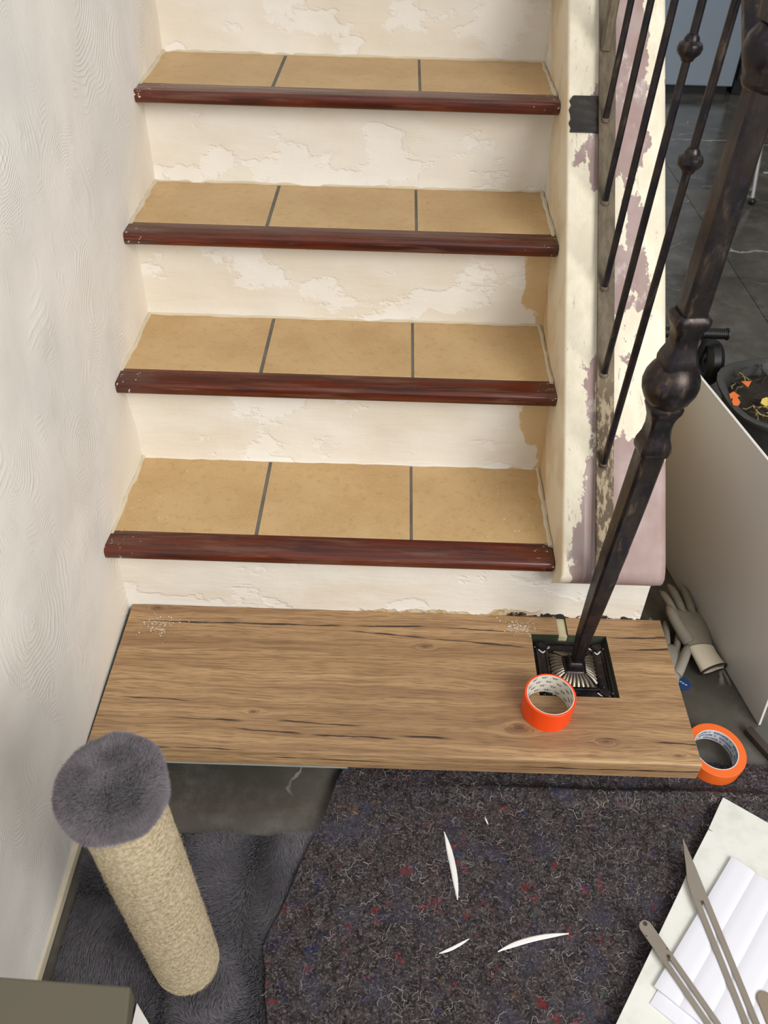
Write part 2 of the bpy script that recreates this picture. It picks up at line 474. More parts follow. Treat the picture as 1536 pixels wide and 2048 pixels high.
def mat_iron(name='wrought iron', worn=0.4):
    t = NT(name)
    v = t.co
    n = t.noise(v, 26.0, 6, 0.65)
    n2 = t.noise(t.scale(v, (1, 1, 0.35)), 60.0, 5, 0.6)
    c = t.mix(t.ramp(n, 0.38, 0.62), lin(40, 37, 41), lin(58, 50, 46))
    c = t.mix(t.math('MULTIPLY', t.ramp(n2, 0.62-0.1*worn, 0.76), 0.7), c, lin(118, 100, 80))
    c = t.mix(t.ramp(t.noise(t.scale(v, (1, 1, 1), (5, 5, 5)), 34.0, 5), 0.6, 0.7), c, lin(60, 50, 62))
    t.color(c).metal(0.7).rough(t.ramp(n2, 0.35, 0.7, 0.26, 0.46)).bump(n2, 0.3, 0.002)
    return t.m

def mat_rail():
    t = NT('bare rusty flat bar')
    v = t.co
    n = t.noise(t.scale(v, (3, 1, 1)), 30.0, 7, 0.7)
    big = t.noise(v, 5.0, 3)
    y_, z_ = t.xyz()[1], t.xyz()[2]
    s_ = t.math('ADD', t.math('MULTIPLY', y_, 0.734), t.math('MULTIPLY', z_, 0.679))
    low = t.ramp(s_, 0.62, 0.48)
    c = t.mix(t.ramp(n, 0.35, 0.7), lin(112, 100, 82), lin(88, 76, 60))
    spots = t.math('MULTIPLY', t.ramp(t.math('ADD', n, t.math('MULTIPLY', big, 0.3)), 0.72, 0.62), low)
    c = t.mix(t.math('MULTIPLY', low, 0.8), c, lin(160, 144, 116))
    c = t.mix(t.math('MULTIPLY', spots, 0.9), c, lin(66, 48, 32))
    t.color(c).metal(0.35).rough(0.55).bump(n, 0.2, 0.001)
    return t.m

def mat_marble():
    t = NT('dark marble floor')
    ob = t.n('ShaderNodeObjectInfo').outputs['Random']
    v = t.vmath('ADD', t.co, t.vec(t.math('MULTIPLY', ob, 7.0), t.math('MULTIPLY', ob, 3.0), 0.0))
    cl = t.noise(v, 2.2, 6, 0.6)
    c = t.mix(t.ramp(cl, 0.3, 0.7), lin(66, 63, 57), lin(92, 88, 80))
    wv = t.vmath('ADD', v, t.scale(t.noise(v, 3.0, 5, out=1), (0.25, 0.25, 0)))
    e = t.voro(wv, 1.6, 'DISTANCE_TO_EDGE')
    vein = t.math('MULTIPLY', t.ramp(e, 0.011, 0.002), t.ramp(t.noise(v, 2.8, 3), 0.50, 0.62))
    e2 = t.voro(t.scale(wv, (1, 1.7, 1), (4, 4, 0)), 3.4, 'DISTANCE_TO_EDGE')
    vein2 = t.math('MULTIPLY', t.ramp(e2, 0.009, 0.002), t.ramp(t.noise(t.scale(v, (1, 1, 1), (8, 1, 0)), 3.4, 3), 0.56, 0.68))
    c = t.mix(t.math('MULTIPLY', t.math('MAXIMUM', vein, vein2), 0.75), c, lin(196, 190, 178))
    dust = t.math('MULTIPLY', t.ramp(t.noise(t.scale(t.co, (1, 1, 1), (2, 9, 0)), 9.0, 6, 0.7), 0.42, 0.8), 0.4)
    c = t.mix(dust, c, lin(140, 136, 128))
    t.color(c).rough(t.ramp(cl, 0.3, 0.7, 0.16, 0.28))
    return t.m

def mat_felt():
    t = NT('recycled felt')
    v = t.co
    a = t.noise(v, 16.0, 4, 0.6)
    b = t.noise(v, 240.0, 4, 0.75)
    b2 = t.noise(v, 75.0, 5, 0.75)
    c = t.mix(t.ramp(b2, 0.35, 0.68), lin(44, 39, 40), lin(82, 75, 75))
    c = t.mix(t.ramp(b, 0.48, 0.72), c, lin(132, 124, 124))
    c = t.mix(t.ramp(t.noise(t.scale(v, (1, 1, 1), (6, 3, 1)), 210.0, 3, 0.7), 0.58, 0.66), c, lin(28, 25, 27))
    c = t.mix(t.math('MULTIPLY', t.ramp(a, 0.5, 0.7), 0.5), c, lin(74, 74, 92))
    for i, (col, thr) in enumerate([(lin(150, 40, 46), 0.655), (lin(46, 52, 104), 0.665), (lin(60, 108, 100), 0.70), (lin(120, 92, 60), 0.68), (lin(128, 52, 86), 0.70)]):
        n = t.noise(t.scale(v, (1, 1, 1), (3.7*i, 1.9*i, 0.7*i)), 24.0, 6, 0.72)
        c = t.mix(t.math('MULTIPLY', t.ramp(n, thr-0.07, thr+0.02), 0.5), c, col)
    h = t.math('ADD', b, t.math('MULTIPLY', b2, 1.8))
    t.color(c).rough(0.95).bump(h, 0.9, 0.004)
    t.set('Specular IOR Level', 0.1)
    return t.m

def mat_fibre(name, c1, c2, rough=0.8, sc=30.0, sheen=0.0):
    t = NT(name)
    c = t.mix(t.ramp(t.noise(t.co, sc, 3), 0.35, 0.65), c1, c2)
    t.color(c).rough(rough)
    t.set('Specular IOR Level', 0.15)
    if sheen: t.set('Sheen Weight', sheen)
    return t.m

M_WALL = mat_wall()
M_RISER = mat_riser()
M_RISER1 = mat_riser(True)
M_CURB = mat_curb()
M_TILE = mat_tile()
M_GROUT = mat_plain('grey grout', lin(112, 108, 98), 0.9, bump_s=0.4, var=0.3)
M_MAHOG = mat_mahogany()
M_OAK = mat_oak()
M_GREEN = mat_plain('green board core', lin(62, 72, 52), 0.8, var=0.3)
M_IRON = mat_iron()
M_IRON_B = mat_iron('brown knob iron', 0.9)
M_RAIL = mat_rail()
M_MARBLE = mat_marble()
M_JOINT = mat_plain('floor joint', lin(96, 92, 84), 0.8)
M_FELT = mat_felt()
M_LINT = mat_fibre('pale lint', lin(178, 172, 168), lin(120, 114, 112))
M_RUG = mat_fibre('grey plush pile', lin(118, 114, 120), lin(88, 84, 90), 0.75, 9.0, 0.3)
M_CAP = mat_fibre('mauve grey plush', lin(140, 133, 138), lin(118, 111, 116), 0.75, 30.0, 0.4)
M_SISAL = mat_fibre('sisal', lin(192, 178, 150), lin(160, 144, 114), 0.85, 260.0)
M_CORE = mat_plain('mortar core', lin(120, 116, 108), 0.9, var=0.3)
M_BASECREAM = mat_plain('cream skirting paint', lin(214, 202, 176), 0.6, var=0.12)
M_WHITE = mat_plain('white putty', lin(236, 234, 230), 0.7)
M_PALEWOOD = mat_plain('pale filler', lin(206, 196, 160), 0.7, var=0.2)

# ------------------------------------------------------------------ stair dimensions
H, D = 0.2069, 0.2237
ZS = [0.3112, 0.5263, 0.7315, 0.9324, 1.1426]
YS = [-0.0064, 0.2319, 0.4502, 0.6665, 0.8948]     # front of each nosing
NW, NH = 0.056, 0.027
YR = [0.0345, 0.284, 0.510, 0.730, 0.972, 1.195]     # riser faces
ZW = 0.1185                                        # top of the wooden tread

# ------------------------------------------------------------------ floor
floor = MB().box(-0.5, 3.6, -2.6, 5.3, -0.06, -0.004).build('floor', M_JOINT, kind='structure')
J = 0.0016
xs = [1.565+0.9*k for k in range(-3, 4)]
ys = [1.873+0.9*k for k in range(-5, 5)]
for i in range(len(xs)-1):
    for j in range(len(ys)-1):
        x0, x1 = max(xs[i], -0.45)+J, min(xs[i+1], 3.55)-J
        y0, y1 = max(ys[j], -2.55)+J, min(ys[j+1], 5.25)-J
        if x1-x0 > 0.05 and y1-y0 > 0.05:
            MB().box(x0, x1, y0, y1, -0.012, 0.0).build('floor_tile', M_MARBLE, floor)

# ------------------------------------------------------------------ left wall: uneven hand-trowelled plaster
def wall_x(y, z):
    y = np.asarray(y, float); z = np.asarray(z, float)
    base = -0.266-0.013*np.clip(z, 0, 1.3)
    und = 0.010*(vnoise(y*5+20, z*5+20, 3)-0.5)+0.005*(vnoise(y*13+20, z*13+20, 4)-0.5)
    return base+und
ny, nz = 150, 120
yy = np.linspace(-1.5, 2.2, ny); zz = np.linspace(0.0, 2.6, nz)
Yg, Zg = np.meshgrid(yy, zz, indexing='ij')
Xg = wall_x(Yg, Zg)
mb = MB()
vs = [(Xg[i, j], Yg[i, j], Zg[i, j]) for i in range(ny) for j in range(nz)]
vs += [(-0.42, yy[i], zz[j]) for i in (0, ny-1) for j in (0, nz-1)]
fs = [(i*nz+j, (i+1)*nz+j, (i+1)*nz+j+1, i*nz+j+1) for i in range(ny-1) for j in range(nz-1)]
k = ny*nz
fs += [tuple([k, k+2]+[i*nz for i in range(ny-1, -1, -1)]), tuple([k+1]+[i*nz+nz-1 for i in range(ny)]+[k+3]),
       tuple([k]+[j for j in range(nz)]+[k+1]), tuple([k+2, k+3]+[(ny-1)*nz+j for j in range(nz-1, -1, -1)]), (k, k+1, k+3, k+2)]
mb.add(vs, fs)
mb.build('wall_left', M_WALL, smooth=True, kind='structure', label='white hand-trowelled plaster wall along the left of the stairs')
MB().box(-0.31, -0.2585, -1.5, -0.335, 0.0, 0.022).build('baseboard_left', M_BASECREAM, bevel=0.003, kind='structure')

# ------------------------------------------------------------------ staircase
stairs = thing('staircase', (0.15, 0.3, 0), 'plastered staircase with ochre tiled treads and dark mahogany nosings', 'staircase')
prof = [(-0.21, 0.0)]
core = MB()
pts = [(0.045, 0.0), (0.045, ZS[0]-0.03)]
for k in range(5):
    pts += [(YR[k]+0.006, ZS[k]-0.012), (YR[k+1]+0.006, ZS[k]-0.012)]
pts += [(1.3, ZS[4]-0.012), (1.3, 0.0)]
core.prism(pts[2:2]+[(YR[0]+0.006, 0.0)]+pts[2:], 0, -0.30, 0.60)
core.build('stair_core', M_GROUT, stairs)
# block under the wooden tread
MB().box(-0.268, 0.786, -0.235, 0.0395, 0.0, 0.0955).build('first_step_block', M_CORE, stairs)

def wavy_panel(x0, x1, y, z0, z1, thick, amp, seed, nx=60, nzz=14):
    """upright plaster slab with an uneven face"""
    xs_ = np.linspace(x0, x1, nx); zs_ = np.linspace(z0, z1, nzz)
    X, Z = np.meshgrid(xs_, zs_, indexing='ij')
    Y = y-amp*(vnoise(X*14+10, Z*14+10, seed)-0.5)-amp*0.5*(vnoise(X*40+10, Z*40+10, seed+1)-0.5)
    # the plaster sweeps out in a small cove at the bottom
    Y -= 0.006*np.exp(-((Z-z0)/0.012)**1.0)
    m_ = MB()
    vs = [(X[i, j], Y[i, j], Z[i, j]) for i in range(nx) for j in range(nzz)]
    vs += [(X[i, j], y+thick, Z[i, j]) for i in range(nx) for j in (0, nzz-1)]
    fs = [(i*nzz+j, (i+1)*nzz+j, (i+1)*nzz+j+1, i*nzz+j+1) for i in range(nx-1) for j in range(nzz-1)]
    k = nx*nzz
    for i in range(nx-1):
        fs += [(i*nzz, k+2*i, k+2*i+2, (i+1)*nzz), (i*nzz+nzz-1, (i+1)*nzz+nzz-1, k+2*i+3, k+2*i+1), (k+2*i, k+2*i+1, k+2*i+3, k+2*i+2)]
    m_.add(vs, fs)
    return m_
wavy_panel(-0.275, 0.786, YR[0], ZW-0.024, ZS[0]-NH+0.002, 0.03, 0.003, 5, 80).build('riser', M_RISER1, stairs, smooth=True, label='white riser with flaked ochre and black patches along its foot')
for k in range(1, 5):
    wavy_panel(-0.285, 0.585, YR[k], ZS[k-1]-0.002, ZS[k]-NH+0.002, 0.03, 0.005, 10+3*k).build('riser', M_RISER, stairs, smooth=True)
wavy_panel(-0.285, 0.585, YR[5], ZS[4]-0.002, ZS[4]+0.2, 0.03, 0.005, 40).build('riser', M_RISER, stairs, smooth=True)

JX = [(0.0055, 0.305), (-0.001, 0.299), (-0.002, 0.298), (-0.003, 0.297), (0.0, 0.3)]
for k in range(5):
    z, y0, y1 = ZS[k], YS[k]+NW+0.0005, YR[k+1]-0.003
    g = 0.0035
    e = 0.0012*k
    xs_ = [(-0.288, JX[k][0]-g), (JX[k][0]+g, JX[k][1]-g*0.8), (JX[k][1]+g*0.8, 0.592)]
    for a, b in xs_:
        MB().box(a, b, y0, y1+0.004, z-0.011, z).build('tile', M_TILE, stairs, bevel=0.0009)
    for xa, xb in ((xs_[0][1], xs_[1][0]), (xs_[1][1], xs_[2][0])):
        MB().box(xa-0.0005, xb+0.0005, y0, y1, z-0.011, z-0.0012).build('grout_joint', M_GROUT, stairs)
    # grout/plaster bead along the back of the tiles
    pts_ = [(-0.27+0.86*i/40.0, y1-0.0005+rnd.uniform(-0.0015, 0.001), z+rnd.uniform(-0.001, 0.0012)) for i in range(41)]
    MB().tube(pts_, [0.0045+rnd.uniform(-0.001, 0.001) for _ in pts_], 6).build('plaster_bead', M_BASECREAM if k else M_RISER, stairs, smooth=True)
    # beads along both side edges
    for sx in (0, 1):
        yb = np.linspace(y0-0.01, y1, 16)
        bx = [(float(wall_x(q, z))+0.002 if sx == 0 else 0.572+0.012*(q-y0)) for q in yb]
        pts_ = [(bx[i]+rnd.uniform(-0.001, 0.0012), yb[i], z+rnd.uniform(-0.001, 0.001)) for i in range(16)]
        MB().tube(pts_, [0.0045+rnd.uniform(-0.0015, 0.0015) for _ in pts_], 6).build('plaster_bead', M_BASECREAM, stairs, smooth=True)
    # mahogany nosing with rounded front
    y0n, y1n, zb = YS[k], YS[k]+NW, z-NH
    r = 0.0055 if k else 0.011
    p = [(y1n, z-0.0005), (y1n, zb), (y0n+0.012, zb), (y0n+0.003, zb+0.003), (y0n+0.0003, zb+0.008)]
    p += [(y0n+r-r*math.cos(a), z-r+r*math.sin(a)) for a in [math.pi/2*i/5 for i in range(6)]]
    MB().prism(p, 0, -0.2795+0.001*rnd.random(), 0.5755+0.002*rnd.random()).build('nosing', M_MAHOG, stairs, bevel=0.002, smooth=True)

M_RESIN = mat_plain('amber resin', lin(190, 120, 40), 0.25)
for (x, k) in [(-0.195, 2), (0.08, 2), (0.355, 2), (0.335, 1)]:
    y, z = YR[k]-0.003, ZS[k]-NH-0.014
    MB().lathe((x, y, z), [(0.0004, -0.009), (0.0016, -0.005), (0.003, 0.0), (0.0022, 0.004), (0.0004, 0.007)], 10).build('resin_drip', M_RESIN, stairs, smooth=True)

# ------------------------------------------------------------------ curb wall on the right
S_ = Vector((0, 0.73414, 0.67900)); N_ = Vector((0, -0.67900, 0.73414))
P0 = Vector((0, -0.006, 0.311))+N_*0.052
def slope(t, off=0.0, x=0.0):
    q = P0+S_*t+N_*off
    return Vector((x, q.y, q.z))
rings = []
XI, XO = 0.578, 0.772
def curb_section(t, drop, rnd_=0.008, pull=0.0):
    """rounded section across the curb at slope position t"""
    r1, r2 = 0.007, 0.02
    a = []
    a.append((XI+0.0, -drop)); a.append((XI, -drop*0.5))
    for i in range(4): q = math.pi/2*i/3; a.append((XI+r1-r1*math.cos(q), -r1+r1*math.sin(q)))
    for i in range(1, 6): a.append((XI+r1+(XO-r2-XI-r1)*i/6.0, 0.0008*math.sin(i*2.1+t*9)))
    for i in range(6): q = math.pi/2*i/5; a.append((XO-r2+r2*math.sin(q), -r2+r2*math.cos(q)))
    a.append((XO, -drop*0.5)); a.append((XO, -drop))
    return [slope(t, b-pull, x) for x, b in a]
ts = [-0.034, -0.031, -0.023, -0.010, 0.012]
pl = [0.030, 0.017, 0.006, 0.0015, 0.0]
for t, p_ in zip(ts, pl): rings.append(curb_section(t, 0.075, pull=p_))
for i in range(1, 30): rings.append(curb_section(0.012+1.46*i/29.0, 0.17))
MB().loft(rings, True).build('wall_right', M_CURB, smooth=True, angle=60, kind='structure', label='low sloping curb with flaking cream and mauve paint')
MB().prism([(0.045, 0.0), (0.045, 0.31), (1.25, 1.42), (1.25, 0.0)], 0, 0.5795, 0.768).build('wall_curb_base', M_RISER, kind='structure')

# ------------------------------------------------------------------ wooden tread with the cut-out for the newel foot
tread = thing('wooden_tread', (0.28, -0.13, ZW-0.02), 'oak-look wooden board with cracks and knots lying on the first step', 'stair tread')
gx = [-0.2625, 0.5565, 0.6125, 0.6315, 0.708, 0.828]
gy = [-0.2855, -0.165, -0.0145, 0.0325]
hole = {(1, 1), (2, 1), (3, 1), (2, 2)}
cells = {(i, j) for i in range(5) for j in range(3)}-hole
mb = MB()
zt, zb = ZW, ZW-0.0195
for (i, j) in cells:
    x0, x1, y0, y1 = gx[i], gx[i+1], gy[j], gy[j+1]
    mb.add([(x0, y0, zt), (x1, y0, zt), (x1, y1, zt), (x0, y1, zt)], [(0, 1, 2, 3)], 0)
    mb.add([(x0, y0, zb), (x1, y0, zb), (x1, y1, zb), (x0, y1, zb)], [(3, 2, 1, 0)], 1)
    for (di, dj, a, b) in ((-1, 0, (x0, y1), (x0, y0)), (1, 0, (x1, y0), (x1, y1)), (0, -1, (x0, y0), (x1, y0)), (0, 1, (x1, y1), (x0, y1))):
        if (i+di, j+dj) not in cells and not (dj == -1 and j == 0):
            mb.add([(a[0], a[1], zb), (b[0], b[1], zb), (b[0], b[1], zt), (a[0], a[1], zt)], [(0, 1, 2, 3)], 1)
yf, r = -0.304, 0.005
p = [(gy[0], zt)]+[(yf+r-r*math.sin(a), zt-r+r*math.cos(a)) for a in [math.pi/2*i/5 for i in range(6)]]
p += [(yf, ZW-0.043), (yf+0.018, ZW-0.043), (gy[0]-0.0002, zb)]
mb.prism(p, 0, gx[0], gx[-1], 0)
mb.build('board', [M_OAK, M_GREEN], tread)
M_FILM = mat_plain('clear edge film', lin(150, 164, 166), 0.15)
MB().box(-0.255, 0.2, yf-0.0006, yf+0.017, ZW-0.0465, ZW-0.0432).build('edge_film', M_FILM, tread)
MB().box(0.6130, 0.6310, -0.0140, 0.0335, ZW-0.0195, ZW-0.0045).build('filler_strip', M_PALEWOOD, tread, bevel=0.001)

# ------------------------------------------------------------------ iron railing
rail = thing('stair_railing', (0.637, -0.088, 0.0955), 'wrought iron stair railing with knotted balusters and ornate newel post', 'railing')
def sq_ring(c, hw, e=7.0, n=24, rot=0.10):
    out = []
    for k in range(n):
        a = 2*math.pi*k/n+math.pi/n
        ca, sa = math.cos(a), math.sin(a)
        rr = hw/((abs(ca)**e+abs(sa)**e)**(1.0/e))
        x, y = rr*ca, rr*sa
        out.append(Vector((c[0]+x*math.cos(rot)-y*math.sin(rot), c[1]+x*math.sin(rot)+y*math.cos(rot), c[2])))
    return out
def nx_(z): return 0.6365+0.024*min(max((z-0.2)/0.45, 0), 1)+0.005*min(max((z-0.9)/0.2, 0), 1)
NY = -0.088
def post(name, prof, mat, parent, e=8.0, sm=True):
    rings = [sq_ring((nx_(z), NY, z), hw, (q[0] if q else e)) for z, hw, *q in prof]
    return MB().loft(rings).build(name, mat, parent, smooth=sm, angle=38)
newel = post('newel_post', [(0.128, 0.0100), (0.20, 0.0125), (0.30, 0.0155), (0.375, 0.0172), (0.38, 0.0168), (0.44, 0.0182), (0.445, 0.0178), (0.55, 0.0190), (0.655, 0.0195)], M_IRON, rail, 10.0)
post('newel_collar', [(0.644, 0.0195), (0.648, 0.0232), (0.655, 0.0240), (0.664, 0.0228), (0.678, 0.0185), (0.694, 0.0168), (0.708, 0.0178), (0.720, 0.0215), (0.726, 0.0240), (0.733, 0.0242), (0.738, 0.0215)], M_IRON, newel, 7.0)
MB().lathe((nx_(0.77), NY, 0.77), [(0.016, -0.041), (0.0255, -0.034), (0.034, -0.024), (0.0395, -0.011), (0.0412, 0.0), (0.0395, 0.012), (0.034, 0.024), (0.0265, 0.033), (0.016, 0.040)], 28).build('newel_ball', M_IRON_B, newel, smooth=True, angle=70)
post('newel_collar', [(0.797, 0.0200), (0.801, 0.0240), (0.808, 0.0246), (0.817, 0.0225), (0.830, 0.0178), (0.843, 0.0168), (0.856, 0.0185), (0.866, 0.0232), (0.872, 0.0246), (0.879, 0.0243), (0.884, 0.0205)], M_IRON, newel, 7.0)
post('newel_shaft', [(0.88, 0.0178), (1.0, 0.0172), (1.15, 0.0168), (1.168, 0.0168)], M_IRON, newel, 10.0)
MB().lathe((nx_(1.2), NY, 1.2), [(0.016, -0.040), (0.023, -0.034), (0.026, -0.028), (0.0245, -0.02), (0.030, -0.010), (0.0335, 0.004), (0.030, 0.018), (0.023, 0.027), (0.018, 0.034)], 28).build('newel_knob', M_IRON_B, newel, smooth=True, angle=60)
post('newel_shaft', [(1.232, 0.022), (1.30, 0.023), (1.36, 0.023)], M_IRON, newel, 10.0)
# foot plate, sunk in the cut-out
plate = MB().box(0.561, 0.7035, -0.1605, -0.019, 0.0955, 0.1025).build('base_plate', M_IRON, rail, bevel=0.0015)
cx, cy = 0.6325, -0.09
fr = MB()
for hw in (0.0655, 0.047):
    rr = 0.0035 if hw > 0.05 else 0.003
    c4 = [(cx-hw, cy-hw), (cx+hw, cy-hw), (cx+hw, cy+hw), (cx-hw, cy+hw)]
    for i in range(4):
        a, b = c4[i], c4[(i+1) % 4]
        fr.tube([(a[0], a[1], 0.1030), (b[0], b[1], 0.1030)], rr, 8)
fr.build('plate_moulding', M_IRON, plate, smooth=True)
fr = MB()
fr.loft([[Vector((cx+s*sx, cy+s*sy, z)) for sx, sy in ((-1, -1), (1, -1), (1, 1), (-1, 1))] for s, z in ((0.042, 0.1020), (0.017, 0.119), (0.014, 0.131), (0.011, 0.137))])
fr.build('plate_boss', M_IRON, plate, bevel=0.002)
fl = MB()
for side in range(4):
    for i in range(8):
        u = -0.032+0.064*i/7
        q = lambda u_, s_, z_: ((cx+u_, cy-s_, z_), (cx+s_, cy+u_, z_), (cx-u_, cy+s_, z_), (cx-s_, cy-u_, z_))[side]
        fl.tube([q(u, 0.0415, 0.1045), q(u*0.80, 0.033, 0.1125), q(u*0.55, 0.0215, 0.1180)], [0.0036, 0.0036, 0.002], 6)
fl.build('plate_flutes', mat_plain('brushed iron', lin(118, 110, 97), 0.35, 0.7, 0.2, 90, 0.35), plate, smooth=True)
for sx, sy in ((-1, 1), (1, 1), (1, -1), (-1, -1)):
    bx_, by_ = cx+sx*0.0545, cy+sy*0.0545
    nb = MB().loft([[Vector((bx_+s*c_, by_+s*s_, z)) for c_, s_ in ((1, 0), (0, 1), (-1, 0), (0, -1))] for s, z in ((0.0135, 0.1020), (0.0120, 0.1085), (0.007, 0.1095))]).build('bolt_cap', M_IRON, plate)
    ln = MB()
    c4 = [(1, 0), (0, 1), (-1, 0), (0, -1)]
    for i in (3, 2, 0):
        a, b = c4[i], c4[(i+1) % 4]
        ln.tube([(bx_+a[0]*0.0145, by_+a[1]*0.0145, 0.1035), (bx_+b[0]*0.0145, by_+b[1]*0.0145, 0.1035)], 0.0013, 6)
    ln.build('putty_line', M_WHITE, plate)
# bottom flat bar lying along the curb
XB = 0.652
def along(t, off, x): return slope(t, off, x)
bar = MB()
t0, t1 = -0.012, 1.45
sec = [(-0.0158, 0.006), (0.0158, 0.006), (0.0158, 0.013), (-0.0158, 0.013)]
bar.loft([[along(t, o, XB+x) for x, o in sec] for t in np.linspace(t0, t1, 12)])
bar.build('bottom_rail', M_RAIL, rail, bevel=0.001)
fl_ = MB()
prs = []
for i_, t_ in enumerate(np.linspace(0.824, 0.897, 9)):
    xl_ = 0.583+0.0022*math.sin(i_*2.3)+(0.006 if i_ == 8 else 0)
    prs.append([along(t_, o, x) for x, o in ((xl_, 0.0004), (0.638, 0.0004), (0.638, 0.0042+0.0008*math.sin(i_*1.7)), (0.61, 0.0052+0.0009*math.sin(i_*2.9)), (xl_+0.001, 0.0040))])
fl_.loft(prs).build('mounting_flange', mat_plain('weathered steel', lin(70, 66, 62), 0.35, 0.6, 0.8, 60, 0.45), rail)
# balusters: foot position t along the slope
def solve_t(y): return (y-P0.y-N_.y*0.013)/S_.y
feet = [0.083, 0.206, 0.327, 0.449, 0.569]
HB = 0.80
for i, y in enumerate(feet):
    t = solve_t(y); f0 = along(t, 0.012, 0.6485)
    lean = 0.029
    top = f0+Vector((lean*HB, 0, HB))
    at = lambda h: f0+Vector((lean*h, 0, h))
    b = MB().tube([at(0.0), at(0.2), at(0.5), at(HB)], 0.0062, 10).build('baluster', M_IRON, rail, smooth=True)
    hk = 0.5425
    MB().lathe(at(hk), [(0.0062, -0.017), (0.0085, -0.016), (0.0105, -0.012), (0.0165, -0.006), (0.0182, 0.0), (0.0165, 0.006), (0.0110, 0.010), (0.0108, 0.013), (0.0075, 0.018), (0.0062, 0.0185)], 18).build('baluster_knot', M_IRON_B, b, smooth=True, angle=35)
    MB().lathe(f0+Vector((0, 0, 0.001)), [(0.0088, -0.002), (0.0085, 0.002), (0.0064, 0.004)], 12).build('weld', M_RAIL, b, smooth=True)
# square baluster higher up
t = solve_t(0.675); f0 = along(t, 0.010, 0.648)
MB().loft([sq_ring((f0.x+0.0*h, f0.y, f0.z+h), 0.0092, 12, 16, 0.0) for h in (0.0, 0.3, 0.8)]).build('square_baluster', M_RAIL, rail, bevel=0)
# handrail above the frame
hr = []
for t in np.linspace(solve_t(NY), 1.45, 10):
    c0 = along(t, 0.012, XB+lean*HB)+Vector((0, 0, HB+0.01))
    hr.append([c0+Vector((dx, 0, 0))+N_*dn for dx, dn in ((-0.02, -0.006), (0.02, -0.006), (0.02, 0.004), (0.01, 0.009), (-0.01, 0.009), (-0.02, 0.004))])
MB().loft(hr).build('handrail', M_IRON, rail, bevel=0.001)

# ------------------------------------------------------------------ rug, felt mat
M_RUGB = mat_plain('rug backing', lin(58, 56, 62), 0.95, spec=0.1)
rug = MB().box(-0.243, 0.20, -1.25, -0.403, 0.0, 0.006).build('plush_rug', M_RUGB, label='dark grey plush rug under the scratching post', cat='rug')
n = 120000
px, py = nrs.uniform(-0.243, 0.20, n), nrs.uniform(-0.80, -0.403, n)
P = np.stack([px, py, np.full(n, 0.0055)], 1)
ang = vnoise(px*9+5, py*9+30, 21)*9.0
amt = 0.006+0.007*vnoise(px*14+5, py*14+30, 22)
Dv = np.stack([np.cos(ang)*amt, np.sin(ang)*amt, np.full(n, 0.0085)], 1)+nrs.randn(n, 3)*0.0016
blades('pile', P, Dv, 0.0014, M_RUG, rug)

def mat_left(y):
    ys_ = [-1.2, -0.70, -0.64, -0.592, -0.46, -0.269, -0.20]
    xs_ = [0.115, 0.103, 0.088, 0.082, 0.128, 0.193, 0.215]
    return np.interp(y, ys_, xs_)
ny, nx = 110, 150
Yv = np.concatenate([np.linspace(-0.235, -0.36, 45), np.linspace(-0.365, -1.1, ny-45)])
U = np.linspace(0, 1, nx)**1.1
Xm = np.zeros((ny, nx)); Zm = np.zeros((ny, nx)); Ym = np.zeros((ny, nx))
for i, y in enumerate(Yv):
    xl = mat_left(y)+0.006*(vnoise(np.array([y*30+50]), np.array([3.0]), 8)[0]-0.5)
    Xm[i] = xl+(1.32-xl)*U
    Ym[i] = y
def mat_z(x, y):
    onrug = 1/(1+np.exp((x-0.215)/0.012))
    z = 0.006+0.010*onrug
    z = z+0.005*(vnoise(x*9+3, y*9+40, 31)-0.3)+0.0022*vnoise(x*40+3, y*40+60, 32)
    yc = -0.302-0.012*(vnoise(x*4+3, x*0+2, 33)-0.5)
    k = np.clip((x-0.28)/0.3, 0, 1)
    z = z+k*0.016*np.exp(-((y-yc)/0.014)**2)+k*0.006*np.exp(-((y-yc-0.045)/0.02)**2)
    return np.maximum(z, 0.0055)
Zm = mat_z(Xm, Ym)
# top edge runs a little obliquely on the right
Ym = Ym+np.where(Yv[:, None] > -0.36, 1, 0)*((Yv[:, None]+0.36)/0.125)*(0.006*np.sin(Xm*9))
mb = MB()
vs = [(Xm[i, j], Ym[i, j], Zm[i, j]) for i in range(ny) for j in range(nx)]
vs += [(Xm[i, j], Ym[i, j], Zm[i, j]-0.005) for i in range(ny) for j in range(nx)]
K = ny*nx
fs = []
for i in range(ny-1):
    for j in range(nx-1):
        a = i*nx+j
        fs.append((a, a+nx, a+nx+1, a+1)); fs.append((K+a, K+a+1, K+a+nx+1, K+a+nx))
for j in range(nx-1):
    for i in (0, ny-1): a = i*nx+j; fs.append((a, a+1, K+a+1, K+a))
for i in range(ny-1):
    for j in (0, nx-1): a = i*nx+j; fs.append((a, a+nx, K+a+nx, K+a))
mb.add(vs, fs)
felt = mb.build('felt_mat', M_FELT, smooth=True, label='dark speckled recycled felt mat spread in front of the step', cat='floor mat')
lines = []
for _ in range(2600):
    y = rnd.uniform(-0.98, -0.24); x = float(mat_left(y))+rnd.random()**0.9*(1.15-float(mat_left(y)))
    a = rnd.uniform(0, 6.28); L = []
    m = rnd.randint(4, 9); st = rnd.uniform(0.0012, 0.0026)
    if rnd.random() < 0.08: m, st = rnd.randint(10, 22), 0.003
    for q in range(m):
        L.append((x, y, float(mat_z(np.array(x), np.array(y)))+0.0008+0.0008*rnd.random()))
        x += math.cos(a)*st; y += math.sin(a)*st; a += rnd.gauss(0, 0.75)
    lines.append(L)
ribbons('lint', lines, 0.00055, M_LINT, felt)

